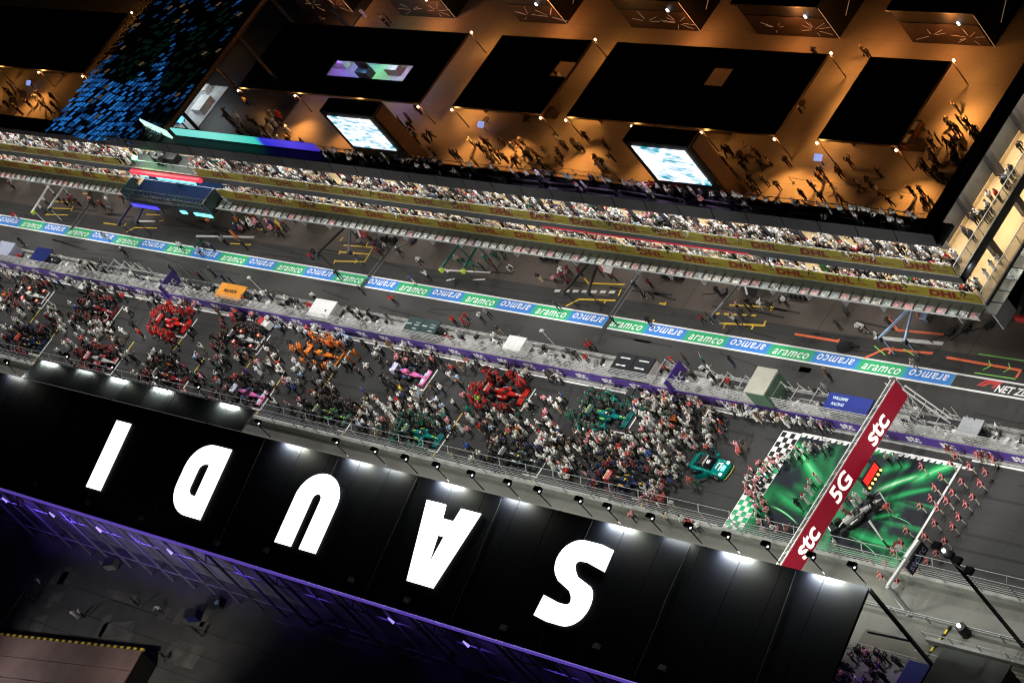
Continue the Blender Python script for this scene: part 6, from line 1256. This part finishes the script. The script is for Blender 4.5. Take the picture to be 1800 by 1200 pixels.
for (cx, cy), spec, n in zip(CARS, CSPEC, NC):
    ops = [o for o in CREW[spec[0]] for _ in range(o[2])]; k = 0; tries = 0
    while k < n and tries < n * 12:
        tries += 1; r = random.random()
        if r < .45: x = cx - 2.6 - abs(random.gauss(0, .9)); y = cy + random.gauss(0, 1.0)
        else: x = cx + random.uniform(-2.8, 2.6); sd = 1 if random.random() < .66 else -1; y = cy + sd * (1.2 + (.5 if sd < 0 else 0) + abs(random.gauss(0, .4)))
        if not (-15.2 < y < -3.2): continue
        c = random.choice(ops)
        if P(x, y, 0, c[0], c[1], random.choice(['stand', 'hands', 'crouch', 'lean', 'hips', 'lean']), random.choice(['cap', 'black', 'hair', 'cap']), sleeve=random.random() < .6, zone='crew', rz=math.atan2(cy - y, cx - x) - PI / 2 + random.uniform(-.6, .6)): k += 1
# --- crowd polygons
def inpoly(x, y, pg):
    c = False; n = len(pg)
    for i in range(n):
        (x1, y1), (x2, y2) = pg[i], pg[i - 1]
        if (y1 > y) != (y2 > y) and x < (x2 - x1) * (y - y1) / (y2 - y1) + x1: c = not c
    return c
MIX = [('black', 'black')] * 3 + [('white', 'black')] * 9 + [('white', 'charcoal')] * 2 + [('white', 'khaki'), ('cream', 'black'), ('black', 'black'), ('black', 'black'), ('pink', 'black'), ('pink', 'charcoal'), ('coral', 'black'), ('red', 'black'), ('blue', 'black'), ('pale blue', 'black'), ('dark green', 'black'), ('grey', 'black'), ('charcoal', 'black'), ('orange', 'black'), ('brown', 'khaki'), ('navy', 'black')]
def fill(pgpx, n, robes=.1, mix=MIX, zone='grid', face=None, r=.42):
    pg = [tuple(W(*q)[:2]) for q in pgpx]; xs = [p[0] for p in pg]; ys = [p[1] for p in pg]; k = t = 0
    while k < n and t < n * 25:
        t += 1; x, y = random.uniform(min(xs), max(xs)), random.uniform(min(ys), max(ys))
        if not inpoly(x, y, pg) or not -15.2 < y < -3.2: continue
        rz = None if face is None else face + random.uniform(-.7, .7)
        if random.random() < robes: ok = robe(x, y, 0, random.choice(['white', 'red', 'pink']), zone=zone, rz=rz)
        else:
            c = random.choice(mix); ok = P(x, y, 0, c[0], c[1], None, None, rz, zone)
        k += bool(ok)
fill([(1100, 715), (1180, 695), (1270, 730), (1290, 760), (1262, 790), (1225, 810), (1195, 860), (1150, 850), (1100, 830), (1080, 790), (1150, 750)], 145, .22)
fill([(960, 770), (1090, 770), (1110, 830), (1060, 850), (990, 850), (950, 810)], 60, .12)
fill([(850, 720), (1000, 700), (1000, 790), (930, 800), (850, 780)], 44, .1)
fill([(600, 720), (760, 690), (820, 760), (740, 780), (640, 770)], 50, .1)
fill([(450, 640), (660, 650), (640, 720), (480, 740)], 30, .05)
fill([(250, 620), (450, 640), (420, 720), (260, 690)], 22, .05)
fill([(0, 520), (240, 560), (210, 640), (0, 600)], 34, .2)
DM = [('black', 'black')] * 6 + [('charcoal', 'black')] * 3 + [('dark red', 'black')] * 2 + [('white', 'black')] * 5 + [('navy', 'black'), ('pink', 'black'), ('grey', 'black'), ('brown', 'black'), ('red', 'black')]
fill([(0, 500), (600, 610), (620, 700), (430, 730), (0, 610)], 45, .06, DM)
fill([(1130, 850), (1190, 855), (1175, 905), (1140, 905)], 22, .1, [('pink', 'black'), ('coral', 'black'), ('dark red', 'black'), ('white', 'black'), ('black', 'black')])
fill([(1280, 715), (1480, 745), (1470, 765), (1300, 740)], 34, .2)
fill([(0, 478), (480, 560), (480, 575), (0, 495)], 34, .03)
fill([(480, 570), (1080, 690), (1080, 705), (480, 585)], 34, .03)
fill([(1650, 790), (1760, 805), (1760, 818), (1650, 800)], 3, 0, [('dark red', 'khaki')])
# --- balconies
BMIX = [('white', 'white')] * 7 + [('white', 'black')] * 12 + [('black', 'black')] * 15 + [('charcoal', 'black')] * 4 + [('pink', 'black'), ('red', 'black'), ('navy', 'black'), ('navy', 'navy'), ('pale blue', 'black'), ('cream', 'black'), ('dark green', 'black'), ('grey', 'black'), ('grey', 'charcoal')]
def brow(z, y, x0, x1, step, prob, zone, poses, w=.4, nz=5.0):
    x = x0
    while x < x1:
        x += step * random.uniform(.75, 1.3)
        if (ST0 - .5 < x < ST1 + .5 and z < 7) or (7 < z < 10 and -73 < x < -60): continue
        if random.random() > prob + .6 * mnoise.noise(Vector((x * .17, y * 2.1, nz + z))): continue
        yy = y + random.uniform(-.12, .25)
        if random.random() < .3: robe(x, yy, z, random.choice(['white', 'white', 'white', 'pink', 'red', 'white']), zone=zone, rz=PI + random.uniform(-.5, .5), w=w)
        else:
            c = random.choice(BMIX); P(x, yy, z, c[0], c[1], random.choice(poses), None, PI + random.uniform(-.5, .5), zone, w=w)
for z, zn in ((4.35, 'lower balcony'), (8.16, 'upper balcony')):
    for y, st_, pr in ((10.15, .46, .95), (10.7, .55, .7), (11.25, .65, .5), (11.85, .9, .4)): brow(z, y, PBX0 + 3, 59.0 if z < 7 else 58.5, st_, pr if z < 7 else pr + .25, zn, ['lean', 'lean', 'stand', 'photo', 'hands', 'phone', 'up'])
for y, st_, pr in ((11.2, 1.4, .3), (12.0, .8, .6)): brow(12.16, y, -31, 56, st_, pr, 'roof terrace', ['stand', 'lean', 'hands', 'photo'], .3)
# right wing
for a, b in ((1727, 508), (1741, 492), (1752, 478), (1762, 467)):
    p = W(a, b, 4.35); P(min(p[0], 59.9), p[1], 4.35, 'white', 'white', 'robehands', 'hair', PI / 2 * 3, 'wing balcony', True, 1.2, True)
for i in range(34):
    y = random.uniform(13.5, 33); c = random.choice([('white', 'grey'), ('black', 'black'), ('black', 'black'), ('pale blue', 'grey'), ('white', 'black'), ('red', 'black'), ('charcoal', 'black')])
    P(random.choice([59.3, 59.2, 58.4]) + random.uniform(-.15, .15), y, 8.16, c[0], c[1], random.choice(['lean', 'stand', 'hands']), None, -PI / 2 + random.uniform(-.4, .4), 'wing balcony', w=.55)
# people on the podium stage, dark crowd by the side road
for a, b in ((312, 322), (320, 328)):
    p = W(a, b, 4.37); P(p[0], p[1], 4.37, 'grey', 'black', 'walk', 'hair', zone='podium')
for i in range(14): P(random.uniform(61, 67), random.uniform(12.5, 24), 0, random.choice(['white', 'dark red', 'black', 'grey']), 'black', zone='side road')
# --- paddock
for a, b, c, d in ((440, 187, 'yellow', 'black'), (497, 210, 'red', 'red'), (482, 208, 'white', 'cream'), (858, 258, 'red', 'white'), (965, 275, 'white', 'white'), (1693, 222, 'black', 'black'), (1410, 200, 'cream', 'black'), (1572, 365, 'black', 'black'), (1320, 268, 'cream', 'white'), (80, 190, 'black', 'black'), (985, 140, 'black', 'black'), (993, 145, 'cream', 'black'), (1638, 240, 'white', 'black'), (1605, 258, 'cream', 'cream')): PX(a, b, c, d, None, 'hair', 'paddock', w=1.3)
def pfill(pg, n):
    k = t = 0; q = [tuple(W(*a)[:2]) for a in pg]; xs = [p[0] for p in q]; ys = [p[1] for p in q]
    while k < n and t < 3000:
        t += 1; x, y = random.uniform(min(xs), max(xs)), random.uniform(min(ys), max(ys))
        if not inpoly(x, y, q) or y < 13.8 or any(a - 1.4 < x < b + 1.6 and 19.6 < y < 22.6 for a, b in ((-42.3, -34.2), (9.7, 17.5))): continue
        c = random.choice([('black', 'black')] * 5 + [('white', 'white'), ('brown', 'black'), ('charcoal', 'black'), ('cream', 'brown')]); k += bool(P(x, y, 0, c[0], c[1], None, 'hair', None, 'paddock', w=1.0))
pfill([(395, 200), (500, 225), (560, 270), (430, 262)], 30); pfill([(700, 205), (760, 190), (820, 290), (720, 262)], 14); pfill([(830, 240), (1080, 250), (1090, 310), (840, 295)], 34); pfill([(1260, 260), (1400, 270), (1660, 330), (1660, 380), (1280, 345)], 34); pfill([(1690, 200), (1740, 240), (1660, 330), (1620, 300)], 26); pfill([(0, 150), (120, 180), (90, 225), (0, 210)], 14)
pfill([(540, 20), (880, 50), (900, 70), (520, 40)], 5); pfill([(1300, 80), (1560, 90), (1550, 110), (1480, 130)], 3)
# --- yard in the lower left, service road, side stand
for a, b, c, d in ((80, 1030, 'white', 'black'), (62, 1060, 'black', 'black'), (140, 1088, 'white', 'white'), (150, 1085, 'white', 'black'), (288, 1078, 'white', 'black'), (355, 1118, 'black', 'charcoal'), (245, 1065, 'charcoal', 'black'), (295, 1160, 'black', 'black'), (190, 1000, 'grey', 'black'), (70, 998, 'charcoal', 'black'), (395, 1070, 'pale blue', 'black')): PX(a, b, c, d, None, 'hair', 'yard')
for i in range(60):
    k = random.randrange(5); P(random.uniform(61.3, 71.2), -24.1 - k, .5 + k * .4, random.choice(['white', 'purple', 'black', 'black', 'charcoal', 'pink']), 'black', random.choice(['stand', 'crouch', 'hands', 'photo']), None, PI + random.uniform(-.6, .6) + PI, 'side stand', w=.4)
# ---------------- split: the 300 that show largest are individuals, the rest one crowd
for i, p in enumerate(PEOPLE):
    sx, sy = S(p['x'], p['y'], p['z']); p['px'], p['py'] = sx, sy
    c = RC @ (np.array([p['x'], p['y'], p['z']]) - CAM); vis = -40 < sx < 1830 and -20 < sy < 1225
    if vis and p['zone'] in ('grid', 'crew') and p['y'] < -16: vis = False
    p['score'] = (p['w'] / c[2] * 300 * (1 + (.25 if p['zone'] in ('formation', 'carpet', 'carpet edge', 'pit lane', 'yard') else 0))) if vis else -1
PEOPLE.sort(key=lambda p: -p['score'])
IND = PEOPLE[:312]; CROWD = PEOPLE[312:]
CROWD = [p for p in CROWD if -120 < p['px'] < 1900 and -80 < p['py'] < 1290]
LM = [(short, S(x, y, .4)) for (x, y), (_, _, short) in zip(CARS, CSPEC)] + [('green sports car', S(36.9, -9.5)), ('black show car', S(56.5, -11.2)), ('orange pit stand', (406, 515)), ('white ribbed pit stand', (572, 550)), ('dark green pit stand', (741, 577)), ('black roofed pit stand', (1112, 645)), ('beige pit stand', (1337, 670)), ('royal blue pit stand', (1491, 711)), ('podium stage', (320, 345)), ('dark red wing panel', (635, 408)), ('white wing panel', (1065, 470)), ('black wing panel', (1322, 510)), ('pale blue wing panel', (1622, 548)), ('neon tipped booms', (810, 455)), ('left video screen', (632, 235)), ('right video screen', (1178, 290)), ('narrow cabana', (1555, 180)), ('wide cabana', (1230, 160)), ('largest cabana', (620, 110)), ('scaled canopy', (230, 140)), ('striped cabin roof', (130, 1140)), ('red gantry top end', (1580, 690)), ('amber start lights', (1522, 845)), ('cantilever mast', (1590, 990)), ('wing corner', (1735, 530)), ('carpet corner by the fence', (1262, 938)), ('chequered carpet top corner', (1380, 757)), ('food cart', (1610, 245))]
ZW = {'grid': 'on the grid', 'crew': '', 'formation': 'in the formation', 'carpet': 'on the carpet', 'carpet edge': 'lining the carpet', 'pit lane': 'in the pit lane', 'pit wall': 'on the pit wall', 'paddock': 'in the paddock', 'yard': 'in the yard', 'wing balcony': 'on the wing balcony', 'lower balcony': 'on the lower balcony', 'upper balcony': 'on the upper balcony', 'roof terrace': 'on the terrace', 'side stand': 'in the stand', 'side road': 'on the side road', 'podium': 'on the podium'}
ORD = ['nearest', 'second nearest', 'third nearest', 'fourth nearest', 'fifth nearest', 'sixth nearest', 'seventh nearest', 'eighth nearest', 'ninth nearest', 'tenth nearest'] + ['%dth nearest' % k for k in range(11, 60)]
groups = {}
for p in IND:
    r_ = p['pose'].startswith('robe')
    dress = 'long white robe' + ({'red': ', red headscarf', 'pink': ', pink headscarf', 'white': ', white headscarf'}.get(p['head'], '')) if r_ else ('%s top, %s trousers' % (p['shirt'], p['tr']) if p['shirt'] != p['tr'] else 'all %s clothing' % p['shirt'])
    l = min(LM, key=lambda q: (q[1][0] - p['px']) ** 2 + (q[1][1] - p['py']) ** 2); dx, dy = p['px'] - l[1][0], p['py'] - l[1][1]
    side = ('right of' if dx > 0 else 'left of') if abs(dx) > abs(dy) else ('below' if dy > 0 else 'above')
    groups.setdefault((dress, side, l[0]), []).append((math.hypot(dx, dy), p))
for (dress, side, lm), lst in groups.items():
    lst.sort(key=lambda q: q[0])
    for k, (d_, p) in enumerate(lst):
        p['label'] = ' '.join(('person in %s, %s %s %s' % (dress, ORD[k] if len(lst) > 1 else '', side, lm)).split())
def mats_of(p):
    r_ = p['pose'].startswith('robe'); hd = hairm if p['head'] == 'hair' else cloth(p['head'])
    return [skinm[p['sk']], cloth(p['shirt']), cloth(p['tr']), hd, shoew if (p['x'] * 7) % 1 < .2 else shoem, cloth(p['shirt']) if p['sleeve'] else skinm[p['sk']], cloth('black') if p['zone'] == 'formation' else cloth(p['tr'] if p['pose'] == 'drum' else p['shirt'])]
extra = {}
for p in IND:
    o = put(HI[p['pose']], 'person', None, loc=(p['x'], p['y'], p['z'] + .004), rot=(0, 0, p['rz']), scl=(p['s'],) * 3)
    for k, m_ in enumerate(mats_of(p)):
        o.material_slots[k].link = 'OBJECT'; o.material_slots[k].material = m_
    tag(o, p['label'], 'person', {'formation': 'helpers standing in formation', 'carpet': 'people on the green carpet', 'carpet edge': 'people lining the carpet', 'pit lane': 'people in the pit lane', 'paddock': 'people in the paddock', 'crew': 'crew around the racing cars', 'yard': 'people in the dark yard'}.get(p['zone'], 'people on and around the grid'))
# drums carried by two of the formation
for k in (20, 4):
    p = [q for q in PEOPLE if q['zone'] == 'formation'][k % NFORM]
    a = p['rz'] + PI / 2; t = thing('bass_drum', ['white bass drum carried in front of a helper in the right file', 'white bass drum carried near the top of the formation'][k == 4], 'drum', (p['x'] + .5 * math.cos(a), p['y'] + .5 * math.sin(a), .8), a, 'drums in the formation')
    put(MB().tube((0, -.22, .15), (0, .22, .15), .42, 14).mesh('shell', mat('drum_shell', (.1, .02, .02), .4)), 'shell', t); put(MB().tube((0, -.235, .15), (0, -.225, .15), .4, 14).tube((0, .225, .15), (0, .235, .15), .4, 14).mesh('drum_head', white), 'drum_head', t)
# trolley carts and generator boxes on the grid
for i, (px, py, c, lab) in enumerate(((472, 575, 'white', 'white equipment cart with red stripes beside the pit wall'), (610, 602, 'pale blue', 'pale blue topped equipment cart beside the orange car'), (425, 560, 'black', 'black tyre blanket rack with red hoops by the pit wall'), (885, 665, 'black', 'black equipment cart behind the right red car'), (150, 510, 'white', 'white equipment cart at the far left by the pit wall'), (1125, 702, 'black', 'black equipment cart behind the upper teal car'))):
    p = W(px, py); t = thing('equipment_cart', lab, 'cart', (p[0], min(p[1], -3.6), 0), -.1, 'equipment carts by the pit wall')
    put(MB().box(-1.0, 1.0, -.45, .45, .2, .95).mesh('case', cloth(c)), 'case', t); put(MB().box(-1.02, -.2, -.47, .47, .96, 1.05).mesh('lid', [redp, cloth('pale blue'), redp, dark, cloth('grey'), dark][i]), 'lid', t); put(MB().tube((-1, -.4, .9), (-1.3, -.4, 1.1), .03, 4).tube((-1, .4, .9), (-1.3, .4, 1.1), .03, 4).tube((-1.3, -.4, 1.1), (-1.3, .4, 1.1), .03, 4).mesh('handle', steel), 'handle', t)
    for sx in (-.7, .7):
        for sy in (-.4, .4): put(MB().tube((sx, sy - .05, .12), (sx, sy + .05, .12), .12, 8).mesh('wheel', dark), 'wheel', t)
# umbrellas raised over the cars' front row
# ---------------- crowd as one object
cache = {}
for k, me in LO.items():
    n = len(me.vertices); co_ = np.empty(n * 3, np.float32); me.vertices.foreach_get('co', co_)
    lv = np.empty(len(me.loops), np.int32); me.loops.foreach_get('vertex_index', lv); ls = np.empty(len(me.polygons), np.int32); me.polygons.foreach_get('loop_start', ls)
    lt = np.empty(len(me.polygons), np.int32); me.polygons.foreach_get('loop_total', lt); mi = np.empty(len(me.polygons), np.int32); me.polygons.foreach_get('material_index', mi)
    cache[k] = (co_.reshape(-1, 3), lv, ls, lt, mi)
def crowd_object(lst, name, label):
    ml = []; mid = {}; V = []; L = []; LS = []; LT = []; MI = []; vo = lo = 0
    for p in lst:
        c, lv, ls, lt, mi = cache[p['pose']]; cs, sn = math.cos(p['rz']) * p['s'], math.sin(p['rz']) * p['s']
        V.append(np.stack([c[:, 0] * cs - c[:, 1] * sn + p['x'], c[:, 0] * sn + c[:, 1] * cs + p['y'], c[:, 2] * p['s'] + p['z']], 1))
        ids = []
        for m_ in mats_of(p):
            if m_.name not in mid: mid[m_.name] = len(ml); ml.append(m_)
            ids.append(mid[m_.name])
        L.append(lv + vo); LS.append(ls + lo); LT.append(lt); MI.append(np.array(ids, np.int32)[mi]); vo += len(c); lo += len(lv)
    me = bpy.data.meshes.new(name); V = np.concatenate(V).astype(np.float32); L = np.concatenate(L); LS = np.concatenate(LS); LT = np.concatenate(LT); MI = np.concatenate(MI)
    me.vertices.add(len(V)); me.vertices.foreach_set('co', V.ravel()); me.loops.add(len(L)); me.loops.foreach_set('vertex_index', L); me.polygons.add(len(LS)); me.polygons.foreach_set('loop_start', LS); me.polygons.foreach_set('loop_total', LT)
    for m_ in ml: me.materials.append(m_)
    me.polygons.foreach_set('material_index', MI); me.polygons.foreach_set('use_smooth', np.ones(len(LS), bool)); me.update(calc_edges=True); me.validate()
    o = bpy.data.objects.new(name, me); COL.objects.link(o); tag(o, label, 'crowd', None, 'stuff'); return o
crowd_object(CROWD, 'crowd', 'dense crowd filling the balconies, terrace and rear grid around the cars')
print('people', len(PEOPLE), 'individuals', len(IND), 'crowd', len(CROWD), 'lo faces', {k: len(v[2]) for k, v in cache.items()})
